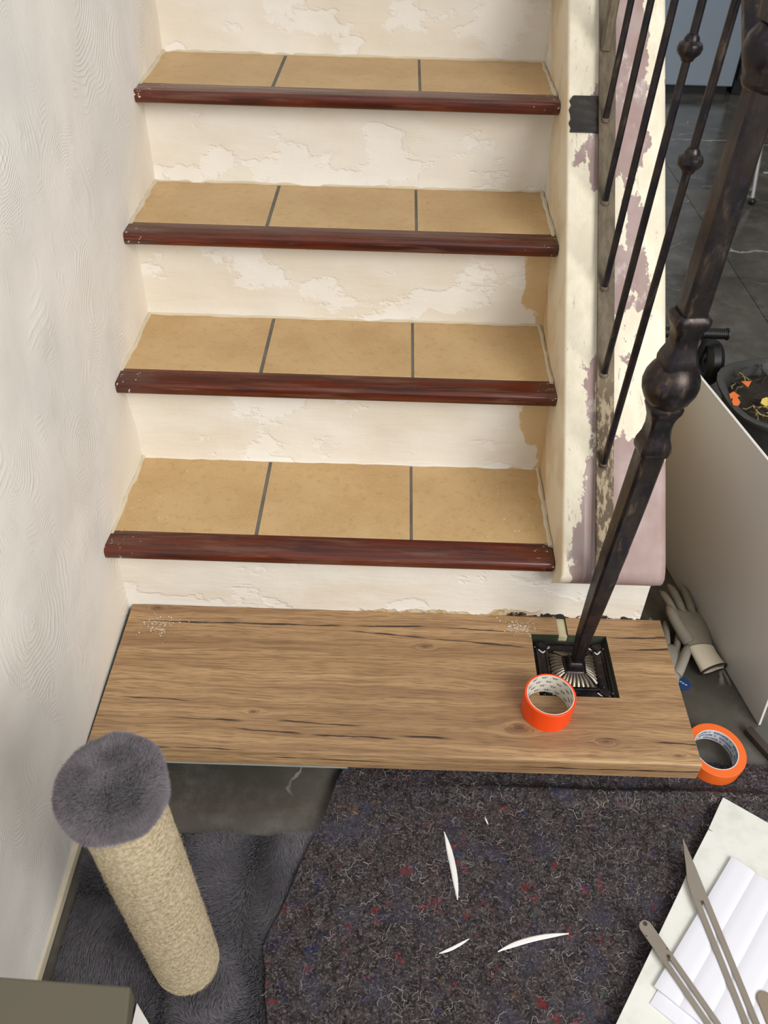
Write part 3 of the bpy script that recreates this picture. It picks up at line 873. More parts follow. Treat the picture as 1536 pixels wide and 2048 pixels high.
# ------------------------------------------------------------------ scratching post
B0, B1 = Vector((-0.036, -0.617, 0.006)), Vector((-0.040, -0.642, 0.575))
post_t = thing('scratching_post', B0, 'cat scratching post wound with frayed sisal, plush grey top', 'scratching post')
ax = (B1-B0).normalized(); ux = ax.orthogonal().normalized(); vx = ax.cross(ux); Lp = (B1-B0).length
MB().lathe(B0, [(0.0445, 0), (0.0445, Lp)], 40, axis=ax).build('core_tube', M_SISAL, post_t, smooth=True)
turns = int(Lp/0.0058); seg = 40
pts = []
for i in range(turns*seg+1):
    a = 2*math.pi*i/seg; h = Lp*i/(turns*seg)
    rr = 0.0462+0.0006*math.sin(a*0.37)+0.0012*vnoise(np.array([a*1.3]), np.array([h*40]), 51)[0]*(0.3+(h < 0.38))
    pts.append(B0+ax*h+(ux*math.cos(a)+vx*math.sin(a))*rr)
MB().tube(pts, 0.0031, 6).build('sisal_rope', M_SISAL, post_t, smooth=True)
n = 15000
a = nrs.uniform(0, 2*np.pi, n); h = nrs.uniform(0, 1, n)
h = np.where(nrs.rand(n) < 0.6, 0.10+0.62*h, h)*Lp
axn, un_, vn_ = np.array(ax), np.array(ux), np.array(vx)
rad = np.cos(a)[:, None]*un_+np.sin(a)[:, None]*vn_
tan = -np.sin(a)[:, None]*un_+np.cos(a)[:, None]*vn_
P = np.array(B0)+h[:, None]*axn+rad*0.0488
fz = np.where((h > 0.07*Lp) & (h < 0.75*Lp), 1.0, 0.45)[:, None]
Dv = rad*(0.0008+0.0042*nrs.rand(n, 1)**2)*fz+tan*nrs.randn(n, 1)*0.0045+axn*nrs.randn(n, 1)*0.0022*fz
blades('frayed_fibres', P, Dv, 0.0006, M_SISAL, post_t)
# plush cap
C1 = B1+ax*0.012
cap = MB().lathe(B1-ax*0.022, [(0.0480, 0.0), (0.0520, 0.006), (0.0530, 0.020), (0.0510, 0.031), (0.0455, 0.0375), (0.036, 0.0410), (0.02, 0.0430), (0.001, 0.0435)], 36, axis=ax).build('plush_cap', M_CAP, post_t, smooth=True)
n = 60000
prf = np.array([(0.0480, 0.000), (0.0520, 0.006), (0.0530, 0.020), (0.0510, 0.031), (0.0455, 0.0375), (0.036, 0.0410), (0.02, 0.0430), (0.0005, 0.0435)])
dl = np.linalg.norm(np.diff(prf, axis=0), axis=1); wt = dl*(prf[:-1, 0]+prf[1:, 0]); wt /= wt.sum()
sg = nrs.choice(len(wt), n, p=wt); q_ = nrs.rand(n)
q_ = np.where(sg == len(wt)-1, 1-np.sqrt(q_), q_)
rr = prf[sg, 0]*(1-q_)+prf[sg+1, 0]*q_; hh = prf[sg, 1]*(1-q_)+prf[sg+1, 1]*q_
nr = (prf[sg+1, 1]-prf[sg, 1])/dl[sg]; nh = -(prf[sg+1, 0]-prf[sg, 0])/dl[sg]
a = nrs.uniform(0, 2*np.pi, n)
rad = np.cos(a)[:, None]*un_+np.sin(a)[:, None]*vn_
P = np.array(B1-ax*0.022)+rad*rr[:, None]+axn*hh[:, None]
nrm_ = rad*nr[:, None]+axn*nh[:, None]
swx = vnoise(P[:, 0]*45+30, P[:, 1]*45+60, 61)-0.5; swy = vnoise(P[:, 0]*45+30, P[:, 1]*45+60, 62)-0.5
sw = swx[:, None]*un_+swy[:, None]*vn_
Dv = nrm_*0.0085+sw*0.006+rad*0.002-axn*0.0012+nrs.randn(n, 3)*0.0012
blades('cap_pile', P, Dv, 0.0011, M_CAP, cap)

# ------------------------------------------------------------------ tape rolls
def text_mesh(body, size):
    cu = bpy.data.curves.new('txt', 'FONT'); cu.body = body; cu.size = size; cu.resolution_u = 2; cu.offset = size*0.02
    cu.align_x = 'CENTER'; cu.align_y = 'CENTER'
    o = bpy.data.objects.new('txt', cu); COL.objects.link(o)
    dg = bpy.context.evaluated_depsgraph_get()
    me = bpy.data.meshes.new_from_object(o.evaluated_get(dg))
    V = [tuple(v.co) for v in me.vertices]; Fc = [tuple(p.vertices) for p in me.polygons]
    bpy.data.objects.remove(o); bpy.data.curves.remove(cu); bpy.data.meshes.remove(me)
    return V, Fc

def roll_frame(axis):
    z = Vector(axis).normalized(); x = Vector((1, 0, 0)); x = (x-z*x.dot(z)).normalized(); y = z.cross(x)
    return x, y, z
def tape_roll(name, base, axis, ro, ri, hgt, mtape, mside, mcore, label, lip=None):
    t_ = thing(name, base, label, 'tape roll')
    x, y, z = roll_frame(axis)
    MB().lathe(base, [(ri+0.0012, 0.0), (ro, 0.0002), (ro, hgt*0.5), (ro, hgt-0.0004), (ro-0.0006, hgt), (ri+0.0012, hgt)], 64, axis=axis, close=True).build('tape', [mtape], t_, smooth=True, angle=30)
    MB().lathe(base, [(ri, 0.0), (ri+0.0013, 0.0), (ri+0.0013, hgt+0.0003), (ri, hgt+0.0003)], 64, axis=axis, close=True).build('card_core', mcore, t_, smooth=True, angle=30)
    return t_
M_ORANGE = NT('fluorescent tape').color(lin(246, 74, 8)).rough(0.32).m
M_ORANGE2 = NT('orange masking tape').color(lin(240, 108, 36)).rough(0.5).m
M_CARD = mat_plain('printed card core', lin(224, 220, 208), 0.7, var=0.06)
M_CARD2 = mat_plain('white printed card core', lin(222, 224, 226), 0.6, var=0.06)
M_INK = mat_plain('dark ink', lin(52, 52, 60), 0.7)
M_BLUE = mat_plain('blue ink', lin(30, 70, 130), 0.6)
M_REDINK = mat_plain('dark red ink', lin(130, 60, 66), 0.6)
t1b = Vector((0.5645, -0.1985, ZW+0.0005)); t1a = (0.012, -0.02, 1.0)
roll1 = tape_roll('tape_roll', t1b, t1a, 0.0468, 0.0418, 0.0495, M_ORANGE, M_ORANGE, M_CARD, 'bright fluorescent orange tape roll standing on the wooden tread')
def wrap(V, base, frame, r, ang0, h0, flip):
    x, y, z = frame; out = []
    for u, v_, _ in V:
        # seen from inside: text runs clockwise when read upright
        if flip: u, v_ = -u, -v_
        a = ang0-u/r
        out.append(base+z*(h0+v_)+(x*math.cos(a)+y*math.sin(a))*r)
    return out
fr1 = roll_frame(t1a)
ink = MB()
for row in range(4):
    for c_ in range(13):
        a0 = 2*math.pi*(c_+0.5*(row % 2))/13
        h0 = 0.006+0.0125*row
        for (u0, u1, v0, v1, sk) in [(-0.0065, 0.0060, 0.0022, 0.0032, 0)]+[(-0.0045+0.0021*q, -0.0034+0.0021*q, -0.0018, 0.0010, 0.0008*(-1)**q) for q in range(4)]:
            ink.add(wrap([(u0, v0, 0), (u1, v0, 0), (u1+sk, v1, 0), (u0+sk, v1, 0)], t1b, fr1, 0.0416, a0, h0, False), [(0, 1, 2, 3)])
ink.build('print', M_INK, roll1)

t2b = Vector((0.893, -0.2225, 0.0165)); t2a = (0.06, -0.06, 1.0)
roll2 = tape_roll('tape_roll', t2b, t2a, 0.0565, 0.0405, 0.031, M_ORANGE2, M_ORANGE2, M_CARD2, 'orange masking tape roll with blue lettering on the floor by the tread corner')
fr2 = roll_frame(t2a)
TV, TF = text_mesh('BERNER', 0.0082)
ink = MB(); red = MB()
for row in range(3):
    for c_ in range(6):
        a0 = 2*math.pi*(c_+0.33*row)/6+0.35
        h0 = 0.006+0.0098*row
        ink.add(wrap(TV, t2b, fr2, 0.0403, a0, h0, True), TF)
        for q in [(-0.0215, -0.0175, 0.0018, 0.0027), (-0.0215, -0.0206, -0.0025, 0.0020), (-0.0184, -0.0175, -0.0025, 0.0020), (-0.0215, -0.0175, -0.0027, -0.0018)]:
            red.add(wrap([(q[0], q[2], 0), (q[1], q[2], 0), (q[1], q[3], 0), (q[0], q[3], 0)], t2b, fr2, 0.0403, a0, h0, True), [(0, 1, 2, 3)])
ink.build('lettering', M_BLUE, roll2)
red.build('emblem', M_REDINK, roll2)

# ------------------------------------------------------------------ grey panel leaning beside the curb
M_PANEL = mat_plain('grey laminate panel', lin(208, 204, 198), 0.38)
M_EDGE = mat_plain('white panel edge', lin(226, 222, 214), 0.5)
pb = Vector((1.016, -0.135, 0.002)); dirp = (Vector((0.979, 0.027, 0))-Vector((1.003, -0.098, 0))).normalized()
upv = Vector((-0.10, 0, 1.0)); hp = 0.521
nrm = dirp.cross(upv).normalized()
if nrm.x > 0: nrm = -nrm
Lw = 0.572
A = pb; Bq = pb+dirp*Lw; Cq = Bq+upv*hp; Dq = A+upv*hp
tk = -nrm*0.005
mb = MB().add([A, Bq, Cq, Dq, A+tk, Bq+tk, Cq+tk, Dq+tk], [(0, 1, 2, 3)], 0)
mb.add([A, Bq, Cq, Dq, A+tk, Bq+tk, Cq+tk, Dq+tk], [(4, 7, 6, 5)], 0)
mb.add([A, Bq, Cq, Dq, A+tk, Bq+tk, Cq+tk, Dq+tk], [(0, 4, 5, 1), (1, 5, 6, 2), (2, 6, 7, 3), (3, 7, 4, 0)], 1)
mb.build('leaning_panel', [M_PANEL, M_EDGE], label='large smooth grey panel leaning upright on its edge beside the curb', cat='panel')

# ------------------------------------------------------------------ white board, papers, slotted blades (bottom right)
M_BOARD = NT('white painted board')
_n = M_BOARD.noise(M_BOARD.co, 30.0, 5)
M_BOARD.color(M_BOARD.mix(M_BOARD.ramp(M_BOARD.noise(M_BOARD.co, 46.0, 6, 0.7), 0.70, 0.73), M_BOARD.mix(M_BOARD.ramp(_n, 0.4, 0.7), lin(226, 226, 218), lin(214, 214, 204)), lin(120, 112, 100))).rough(0.5).bump(_n, 0.2, 0.002)
M_BOARD = M_BOARD.m
M_PAPER = mat_plain('white paper', lin(226, 226, 233), 0.7, bump_s=0.05)
c0 = Vector((0.889, -0.312, 0)); eu = Vector((-0.575, -0.818, 0)).normalized(); ev = Vector((0.818, -0.575, 0)).normalized()
q = lambda a, b: (c0+eu*a+ev*b)
out = [q(0, 0), q(0.012, -0.0005), q(0.075, 0.0005), q(0.0765, 0.009), q(0.0785, 0.0005), q(0.14, -0.001), q(0.205, 0.001), q(0.62, 0.0), q(0.62, 0.34), q(0.0, 0.34)]
mb = MB(); mb.prism([(p_.x, p_.y) for p_ in out], 2, 0.019, 0.0275)
mb.build('white_board', M_BOARD, label='white chipped board lying on the felt mat under the papers', cat='board')
def paper(name, o, du, dv, lu, lv, z, thick, folds, label):
    mb = MB(); nu, nv = 16, folds*6+1
    V = []
    for j in range(nv):
        for i in range(nu):
            a, b = lu*i/(nu-1), lv*j/(nv-1)
            ph = (j/(nv-1)*folds) % 1.0
            zz_ = z+thick+0.0018*(1-abs(2*ph-1)**6)+0.0015*math.sin(3.1*i/(nu-1))*math.sin(3.1*j/(nv-1))
            p_ = o+du*a+dv*b
            V.append((p_.x, p_.y, zz_))
    n_ = nu*nv
    V += [(v[0], v[1], z) for v in V]
    Fc = []
    for j in range(nv-1):
        for i in range(nu-1):
            a = j*nu+i; Fc += [(a, a+1, a+nu+1, a+nu), (n_+a, n_+a+nu, n_+a+nu+1, n_+a+1)]
    for i in range(nu-1):
        for j in (0, nv-1): a = j*nu+i; Fc.append((a, a+1, n_+a+1, n_+a))
    for j in range(nv-1):
        for i in (0, nu-1): a = j*nu+i; Fc.append((a, a+nu, n_+a+nu, n_+a))
    mb.add(V, Fc)
    return mb.build(name, M_PAPER, smooth=True, angle=20, label=label, cat='paper')
du = (Vector((0.690, -0.639, 0))-Vector((0.870, -0.427, 0))).normalized(); dv = Vector((-du.y, du.x, 0))
if dv.x < 0: dv = -dv
paper('folded_paper', Vector((0.688, -0.652, 0))-du*0.262, du, dv, 0.275, 0.20, 0.0279, 0.001, 3, 'lower white folded sheet peeking out under the pleated paper')
paper('folded_paper', Vector((0.870, -0.427, 0)), du, dv, 0.278, 0.21, 0.0318, 0.0012, 5, 'white pleated paper on the board, under the metal blades')

M_STEEL = mat_plain('dull zinc steel', lin(156, 146, 132), 0.42, 0.55, 0.1, 120, 0.12)
M_RUSTSPOT = mat_plain('dark rust', lin(66, 54, 40), 0.7)
def blade(name, tip, end, wid, kind, slot0, z, label, wid2=None):
    """slotted metal arm: outline in (along, across)"""
    tip = Vector((tip[0], tip[1], 0)); end = Vector((end[0], end[1], 0))
    d = (end-tip); L = d.length; d.normalize(); c_ = Vector((-d.y, d.x, 0))
    hw = wid/2; th = 0.0022
    mb = MB(); sw = wid*0.115
    if kind == 'point':
        head = [(0.0, hw*0.95), (0.052, hw*1.02), (0.10, hw*1.0)]; low = [(0.002, hw*0.80), (0.045, -hw*0.15), (0.072, -hw*0.85), (0.10, -hw)]
    else:
        arc = [(hw-hw*math.cos(a), hw*math.sin(a)) for a in [math.pi/2*i/6 for i in range(7)]]
        head = arc+[(slot0-0.006, hw)]; low = [(a, -b) for a, b in arc[1:]]+[(slot0-0.006, -hw)]
    # head piece up to the slot
    poly = head+[(slot0, hw), (slot0, -hw)]+low[::-1]
    def P(a, b, zz_): p_ = tip+d*a+c_*b; return (p_.x, p_.y, zz_)
    n_ = len(poly)
    mb.add([P(a, b, z) for a, b in poly]+[P(a, b, z+th) for a, b in poly], [tuple(range(n_)), tuple(range(2*n_-1, n_-1, -1))]+[(i, (i+1) % n_, n_+(i+1) % n_, n_+i) for i in range(n_)])
    # two arms beside the slot, tail piece
    for a0, a1, b0, b1 in ((slot0, L-0.03, sw, hw), (slot0, L-0.03, -hw, -sw), (L-0.03, L, -hw, hw)):
        vs = [P(a, b, zz_) for zz_ in (z, z+th) for a, b in ((a0, b0), (a1, b0), (a1, b1), (a0, b1))]
        mb.add(vs, [(0, 1, 2, 3), (7, 6, 5, 4), (0, 4, 5, 1), (1, 5, 6, 2), (2, 6, 7, 3), (3, 7, 4, 0)])
    th_ = thing(name, (tip.x, tip.y, z), label, 'bevel tool')
    mb.build('arm', M_STEEL, th_)
    if kind != 'point':
        for (a, b, r1) in ((0.006, 0.002, 0.0042), (slot0-0.002, hw*0.25, 0.0036), (0.022, -hw*0.8, 0.0014), (slot0-0.012, hw*0.8, 0.0014)):
            p_ = P(a, b, z+th); MB().lathe(p_, [(r1, -0.001), (r1*0.9, 0.00025)], 10).build('rust_spot', M_RUSTSPOT, th_)
    return th_
blade('sliding_bevel', (0.7800, -0.401), (0.8345, -0.760), 0.0250, 'point', 0.107, 0.0360, 'long slotted steel blade with a pointed tip on the white paper')
blade('sliding_bevel', (0.6895, -0.543), (0.810, -0.775), 0.0215, 'round', 0.064, 0.0366, 'slotted steel blade with a round rust-spotted end beside the pointed blade')
mb = MB()
hw = 0.012
tip = Vector((0.853, -0.642, 0)); d = Vector((0.13, -0.98, 0)).normalized(); c_ = Vector((-d.y, d.x, 0))
poly = [tip+d*(hw-hw*math.cos(a))+c_*hw*math.sin(a) for a in [-math.pi/2+math.pi*i/12 for i in range(13)]]+[tip+d*0.2+c_*hw, tip+d*0.2-c_*hw]
mb.prism([(p_.x, p_.y) for p_ in poly], 2, 0.0350, 0.0385).build('marking_tool', mat_plain('taupe handle', lin(140, 126, 108), 0.5, 0.2), label='taupe rounded tool handle at the bottom right corner of the papers', cat='tool', bevel=0.0008)

# plaster slivers on the felt
def sliver(pts, wmax, label):
    pts = [Vector((a, b, 0)) for a, b in pts]
    L = []; n_ = 14
    mb = MB()
    # quadratic through three points
    a, b, c2 = pts; ctrl = b*2-(a+c2)*0.5
    rings = []
    for i in range(n_+1):
        t = i/n_
        p_ = a*(1-t)**2+ctrl*2*t*(1-t)+c2*t*t
        tg = ((ctrl-a)*(1-t)+(c2-ctrl)*t).normalized(); s_ = Vector((-tg.y, tg.x, 0))
        wv = wmax*(math.sin(math.pi*min(max(t, 0.02), 0.98))**0.8)*(1+0.08*math.sin(9*t))*0.5+0.0003
        z0 = float(mat_z(np.array(p_.x), np.array(p_.y)))+0.0012
        rings.append([Vector((p_.x, p_.y, z0))+s_*wv, Vector((p_.x, p_.y, z0+0.0012))+s_*wv*0.6, Vector((p_.x, p_.y, z0+0.0012))-s_*wv*0.6, Vector((p_.x, p_.y, z0))-s_*wv])
    mb.loft(rings)
    return mb.build('wood_sliver', M_WHITE, label=label, cat='sliver', group='white slivers on the felt mat')
sliver([(0.376, -0.387), (0.389, -0.446), (0.395, -0.506)], 0.0105, 'long white sliver lying lengthwise in the middle of the felt')
sliver([(0.362, -0.592), (0.386, -0.582), (0.411, -0.568)], 0.0050, 'short thin white sliver, the left of the two at the bottom')
sliver([(0.456, -0.587), (0.510, -0.566), (0.575, -0.554)], 0.0085, 'long curved white sliver, the right of the two at the bottom')
sliver([(0.4505, -0.357), (0.453, -0.364), (0.456, -0.371)], 0.0028, 'tiny white sliver right of the upright long one')

# ------------------------------------------------------------------ gloves
def glove(name, wrist, tipdir, up, length, mcoat, mcuff, label, mirror=1, curl=0.15, splay=1.0, cuff=True):
    t_ = thing(name, wrist, label, 'glove', 'work gloves on the floor')
    f = Vector(tipdir).normalized(); u = Vector(up); u = (u-f*u.dot(f)).normalized(); s = f.cross(u)*mirror
    W = Vector(wrist); k = length/0.24
    KB, AB = 4.5, 0.075
    def pt(a, b, c_):
        if a >= AB: return W+f*a*k+s*b*k+u*c_*k
        an_ = KB*(AB-a)                      # the wrist turns sideways
        f2 = f*math.cos(an_)+s*math.sin(an_); s2 = s*math.cos(an_)-f*math.sin(an_)
        return W+f*(AB-math.sin(an_)/KB)*k-s*((1-math.cos(an_))/KB)*k+s2*b*k+u*c_*k
    # hand as skinned skeleton
    vs, es, rs = [], [], []
    def V(p_, r): vs.append(p_); rs.append(r*k); return len(vs)-1
    w0 = V(pt(0.045, 0, 0.014), (0.034, 0.014)[0]); p1 = V(pt(0.085, 0.0, 0.016), 0.034); p2 = V(pt(0.120, 0.0, 0.016), 0.036)
    es += [(w0, p1), (p1, p2)]
    me = bpy.data.meshes.new(name)
    mb = MB()
    # palm: flattened loft
    rings = []
    for a, hw, ht in ((0.030, 0.029, 0.011), (0.05, 0.031, 0.013), (0.08, 0.039, 0.0155), (0.11, 0.044, 0.015), (0.135, 0.043, 0.0125), (0.146, 0.040, 0.009)):
        ring = []
        for i in range(20):
            an = 2*math.pi*i/20
            ring.append(pt(a, hw*math.copysign(abs(math.cos(an))**0.8, math.cos(an)), 0.016+ht*math.sin(an)))
        rings.append(ring)
    mb.loft(rings)
    fing = [(-0.033, 0.078, -0.20, 0.0088), (-0.0115, 0.094, -0.06, 0.0094), (0.0115, 0.090, 0.07, 0.0094), (0.033, 0.068, 0.22, 0.0084)]
    for b, fl_, sp, r in fing:
        P_ = []
        for i in range(7):
            q_ = i/6.0
            P_.append(pt(0.128+fl_*q_, b+sp*splay*fl_*q_, 0.016+0.012*math.sin(q_*2.2)*curl*4-curl*0.05*q_*q_))
        mb.tube(P_, [r*k*z_ for z_ in (1.02, 1.03, 1.0, 0.98, 0.95, 0.86, 0.42)], 12)
    P_ = [pt(0.064+0.078*q_, 0.024+0.044*q_-0.010*q_*q_, 0.017+0.014*q_) for q_ in [i/6.0 for i in range(7)]]
    mb.tube(P_, [0.0125*k*z_ for z_ in (1.1, 1.08, 1.0, 0.95, 0.92, 0.82, 0.4)], 12)
    mb.build('coated_hand', mcoat, t_, smooth=True, angle=75)
    if cuff:
        rings = []
        for a, hw, ht in ((0.052, 0.0322, 0.0142), (0.034, 0.0312, 0.0150), (0.014, 0.0325, 0.0165), (0.0, 0.035, 0.0185)):
            rings.append([pt(a, hw*math.cos(2*math.pi*i/24), 0.019+ht*math.sin(2*math.pi*i/24)) for i in range(24)])
        for a, hw, ht in ((0.0, 0.0335, 0.0170), (0.02, 0.029, 0.012), (0.04, 0.024, 0.008)):
            rings.append([pt(a, hw*math.cos(2*math.pi*i/24), 0.019+ht*math.sin(2*math.pi*i/24)) for i in range(24)])
        mb = MB(); mb.loft(rings, cap=False)
        cf = mb.build('knit_cuff', mcuff, t_, smooth=True, angle=75)
        ring = [pt(-0.0005, 0.0343*math.cos(2*math.pi*i/28), 0.019+0.0178*math.sin(2*math.pi*i/28)) for i in range(29)]
        MB().tube(ring, 0.0024*k, 8, cap=False).build('cuff_binding', mat_plain('brown binding', lin(52, 38, 30), 0.8), cf, smooth=True)
        a4 = [(0.020, -0.024, 0.0245), (-0.004, -0.026, 0.0215), (-0.004, -0.004, 0.0235), (0.020, -0.006, 0.0265)]
        lv = [pt(*p_) for p_ in a4]
        MB().add(lv+[v-u*0.0006 for v in lv], [(0, 1, 2, 3), (7, 6, 5, 4), (0, 4, 5, 1), (1, 5, 6, 2), (2, 6, 7, 3), (3, 7, 4, 0)]).build('care_label', M_WHITE, cf)
        ln = MB()
        for i in range(5):
            b_ = -0.0235+0.0036*i; z_ = 0.0222+0.0004*i
            ln.add([pt(0.014, b_, z_+0.0022), pt(-0.001, b_+0.0004, z_+0.0004), pt(-0.001, b_+0.0020, z_+0.0004), pt(0.014, b_+0.0016, z_+0.0022)], [(0, 1, 2, 3)])
        ln.build('care_print', M_INK, cf)
    return t_
M_GLOVE = mat_plain('grey nitrile coating', lin(150, 142, 126), 0.7, bump_s=0.15, bump_sc=140, var=0.22)
M_CUFF = mat_plain('cream knit', lin(222, 210, 186), 0.85, bump_s=0.25, bump_sc=260)
glove('work_glove', (0.938, -0.012, 0.004), (-0.10, 1.0, 0.10), (0.32, -0.05, 1.0), 0.245, M_GLOVE, M_CUFF, 'grey coated work glove with cream cuff lying against the leaning panel', mirror=-1)
M_GLOVE2 = mat_plain('grey coated knit', lin(150, 144, 132), 0.75, bump_s=0.15, bump_sc=140, var=0.15)
glove('work_glove', (0.842, -0.085, 0.002), (0.11, 1.0, 0.02), (0.0, 0.0, 1.0), 0.225, M_GLOVE2, M_CUFF, 'grey work glove partly hidden behind the edge of the wooden tread', mirror=1, curl=0.05, cuff=False)

# blue swing tag, dark strip on the floor
tg = thing('swing_tag', (0.880, -0.045, 0.0), 'small round blue swing tag lying beside the wooden tread', 'tag')
MB().lathe((0.888, -0.038, 0.0015), [(0.016, 0.0), (0.016, 0.0012)], 28).build('disc', mat_plain('blue card', lin(28, 62, 112), 0.5), tg)
mk = MB()
for i, (a, b) in enumerate([(-0.006, 0.004), (-0.002, 0.0), (0.003, -0.004)]):
    mk.box(0.888+a, 0.888+a+0.005, -0.038+b, -0.038+b+0.0016, 0.0027, 0.0029)
mk.build('print', M_WHITE, tg)
MB().tube([(0.885, -0.024, 0.002), (0.874, 0.0, 0.004), (0.866, 0.02, 0.006), (0.862, 0.03, 0.002)], 0.0008, 6).build('cord', M_INK, tg)
M_DKWOOD = mat_plain('dark brown wood', lin(66, 54, 44), 0.6, bump_s=0.2, var=0.3)
a, b = Vector((0.987, -0.150, 0)), Vector((1.06, -0.30, 0)); d = (b-a).normalized(); c_ = Vector((-d.y, d.x, 0))*0.008
MB().prism([((a+c_).x, (a+c_).y), ((b+c_).x, (b+c_).y), ((b-c_).x, (b-c_).y), ((a-c_).x, (a-c_).y)], 2, 0.0035, 0.016).build('wood_strip', M_DKWOOD, bevel=0.001, label='dark brown wooden strip on the floor below the grey panel corner', cat='strip')

# ------------------------------------------------------------------ table corner at bottom left, white paper beside it
tb = thing('side_table', (-0.12, -0.99, 0), 'dark olive grey table corner close to the camera', 'table')
M_TABLE = mat_plain('olive grey table', lin(92, 86, 70), 0.55, var=0.06)
poly = [(0.024, -0.836), (-0.2475, -0.8255), (-0.2475, -1.12), (0.058, -1.12), (0.034, -0.91)]
MB().prism(poly, 2, 0.525, 0.55).build('table_top', M_TABLE, tb, bevel=0.002)
for (x, y) in ((0.0, -0.865), (-0.235, -0.855), (-0.235, -1.09), (0.02, -1.09)):
    MB().box(x-0.012, x+0.012, y-0.012, y+0.012, 0.0, 0.525).build('leg', M_TABLE, tb)
mb = MB(); mb.prism([(-0.100, -0.680), (-0.062, -0.722), (-0.062, -0.79), (-0.100, -0.79)], 2, 0.0150, 0.0158)
mb.build('paper_scrap', M_WHITE, label='white paper scrap on the rug beside the table corner', cat='paper')

# ------------------------------------------------------------------ background on the right
M_FRIDGE = mat_plain('pale grey appliance', lin(150, 162, 176), 0.3, 0.2)
M_BLACK = mat_plain('black plinth', lin(20, 20, 22), 0.4)
M_DKGREY = mat_plain('dark cabinet', lin(30, 30, 33), 0.35)
fg = thing('refrigerator', (1.99, 4.55, 0), 'pale grey refrigerator far behind the railing', 'refrigerator')
MB().box(1.60, 2.215, 4.30, 4.90, 0.05, 1.85).build('body', M_DKGREY, fg, bevel=0.004)
MB().box(1.605, 2.20, 4.245, 4.297, 0.055, 1.845).build('door', M_FRIDGE, fg, bevel=0.006)
MB().box(1.62, 2.19, 4.30, 4.86, 0.0, 0.05).build('plinth', M_BLACK, fg)
MB().box(1.64, 1.66, 4.205, 4.245, 0.9, 1.4).build('handle', M_BLACK, fg, bevel=0.003)
cb = thing('kitchen_cabinet', (2.6, 4.6, 0), 'tall black kitchen cabinet beside the refrigerator', 'cabinet')
MB().box(2.225, 3.1, 4.30, 4.90, 0.0, 2.1).build('body', M_DKGREY, cb, bevel=0.003)
MB().box(2.23, 2.66, 4.28, 4.30, 0.08, 2.09).build('door', M_BLACK, cb, bevel=0.002)
MB().box(2.665, 3.095, 4.28, 4.30, 0.08, 2.09).build('door', M_BLACK, cb, bevel=0.002)
M_WALLB = mat_plain('grey kitchen wall', lin(120, 120, 120), 0.8)
MB().box(-0.5, 3.6, 5.2, 5.3, 0, 2.6).build('wall_back', M_WALLB, kind='structure')  # unseen; added so the glossy floor does not mirror the bright world
MB().box(3.55, 3.65, -2.6, 5.3, 0, 2.6).build('wall_far_right', M_WALLB, kind='structure')  # also unseen, added for the floor reflections toward the right

# drying rack with wire shelves
dr = thing('drying_rack', (2.15, 2.75, 0), 'folding clothes drying rack of thin white wires behind the newel post', 'drying rack')
M_WIRE = mat_plain('white coated wire', lin(170, 170, 168), 0.4, 0.3)
for x in (1.83, 2.42):
    MB().tube([(x, 2.60, 0.012), (x+0.03, 3.05, 0.95)], 0.008, 8).build('leg', M_WIRE, dr, smooth=True)
    MB().tube([(x, 3.05, 0.012), (x+0.03, 2.62, 0.95)], 0.008, 8).build('leg', M_WIRE, dr, smooth=True)
    for y in (2.60, 3.05):
        MB().sphere((x, y, 0.015), 0.017, 0.017, 0.015).build('foot_cap', M_BLACK, dr, smooth=True)
for i in range(9):
    y = 2.62+0.05*i
    MB().tube([(1.87, y, 0.95), (2.46, y, 0.95)], 0.004, 6).build('wire', M_WIRE, dr)
for zz_ in (0.12, 0.22, 0.32):
    yq = 2.60+0.45*zz_/0.95
    MB().tube([(1.86+0.03*zz_, yq, zz_), (2.43+0.03*zz_, yq, zz_)], 0.004, 6).build('wire', M_WIRE, dr)

# child scooter: wheel, fork, handlebar with ribbed grip
sc = thing('toy_scooter', (1.238, 1.14, 0), 'black toy scooter wheel and ribbed grip behind the newel post', 'scooter')
M_RUB = mat_plain('black rubber', lin(24, 24, 22), 0.5)
WX, WY, WR = 1.238, 1.14, 0.070
prof = []
for i in range(16):
    a = 2*math.pi*i/16
    prof.append((0.048+0.0215*math.cos(a)+(0.0015 if i % 2 else 0), 0.027*math.sin(a)))
MB().lathe((WX, WY, WR), prof, 40, axis=(1, 0, 0), close=True).build('tyre', M_RUB, sc, smooth=True, angle=30)
MB().lathe((WX, WY, WR), [(0.012, -0.02), (0.030, -0.014), (0.030, 0.014), (0.012, 0.02)], 28, axis=(1, 0, 0)).build('wheel_hub', M_DKGREY, sc, smooth=True)
MB().tube([(WX-0.034, WY, WR), (WX-0.036, WY, 0.145), (WX-0.06, WY, 0.168)], 0.009, 8).build('fork', M_DKGREY, sc, smooth=True)
MB().tube([(1.08, WY, 0.168), (1.20, WY, 0.168)], 0.010, 10).build('handlebar', M_DKGREY, sc, smooth=True)
for x0, x1 in ((1.186, 1.268), (1.03, 1.112)):
    g_ = [(0.0125, 0.0)]
    for i in range(13):
        h0 = 0.004+0.0055*i
        g_ += [(0.0160, h0), (0.0160, h0+0.0030), (0.0140, h0+0.0034), (0.0140, h0+0.0050)]
    g_ += [(0.0185, 0.076), (0.0185, 0.081), (0.012, 0.082)]
    MB().lathe((x0, WY, 0.168), g_, 18, axis=(1, 0, 0)).build('grip', M_RUB, sc, smooth=True, angle=30)

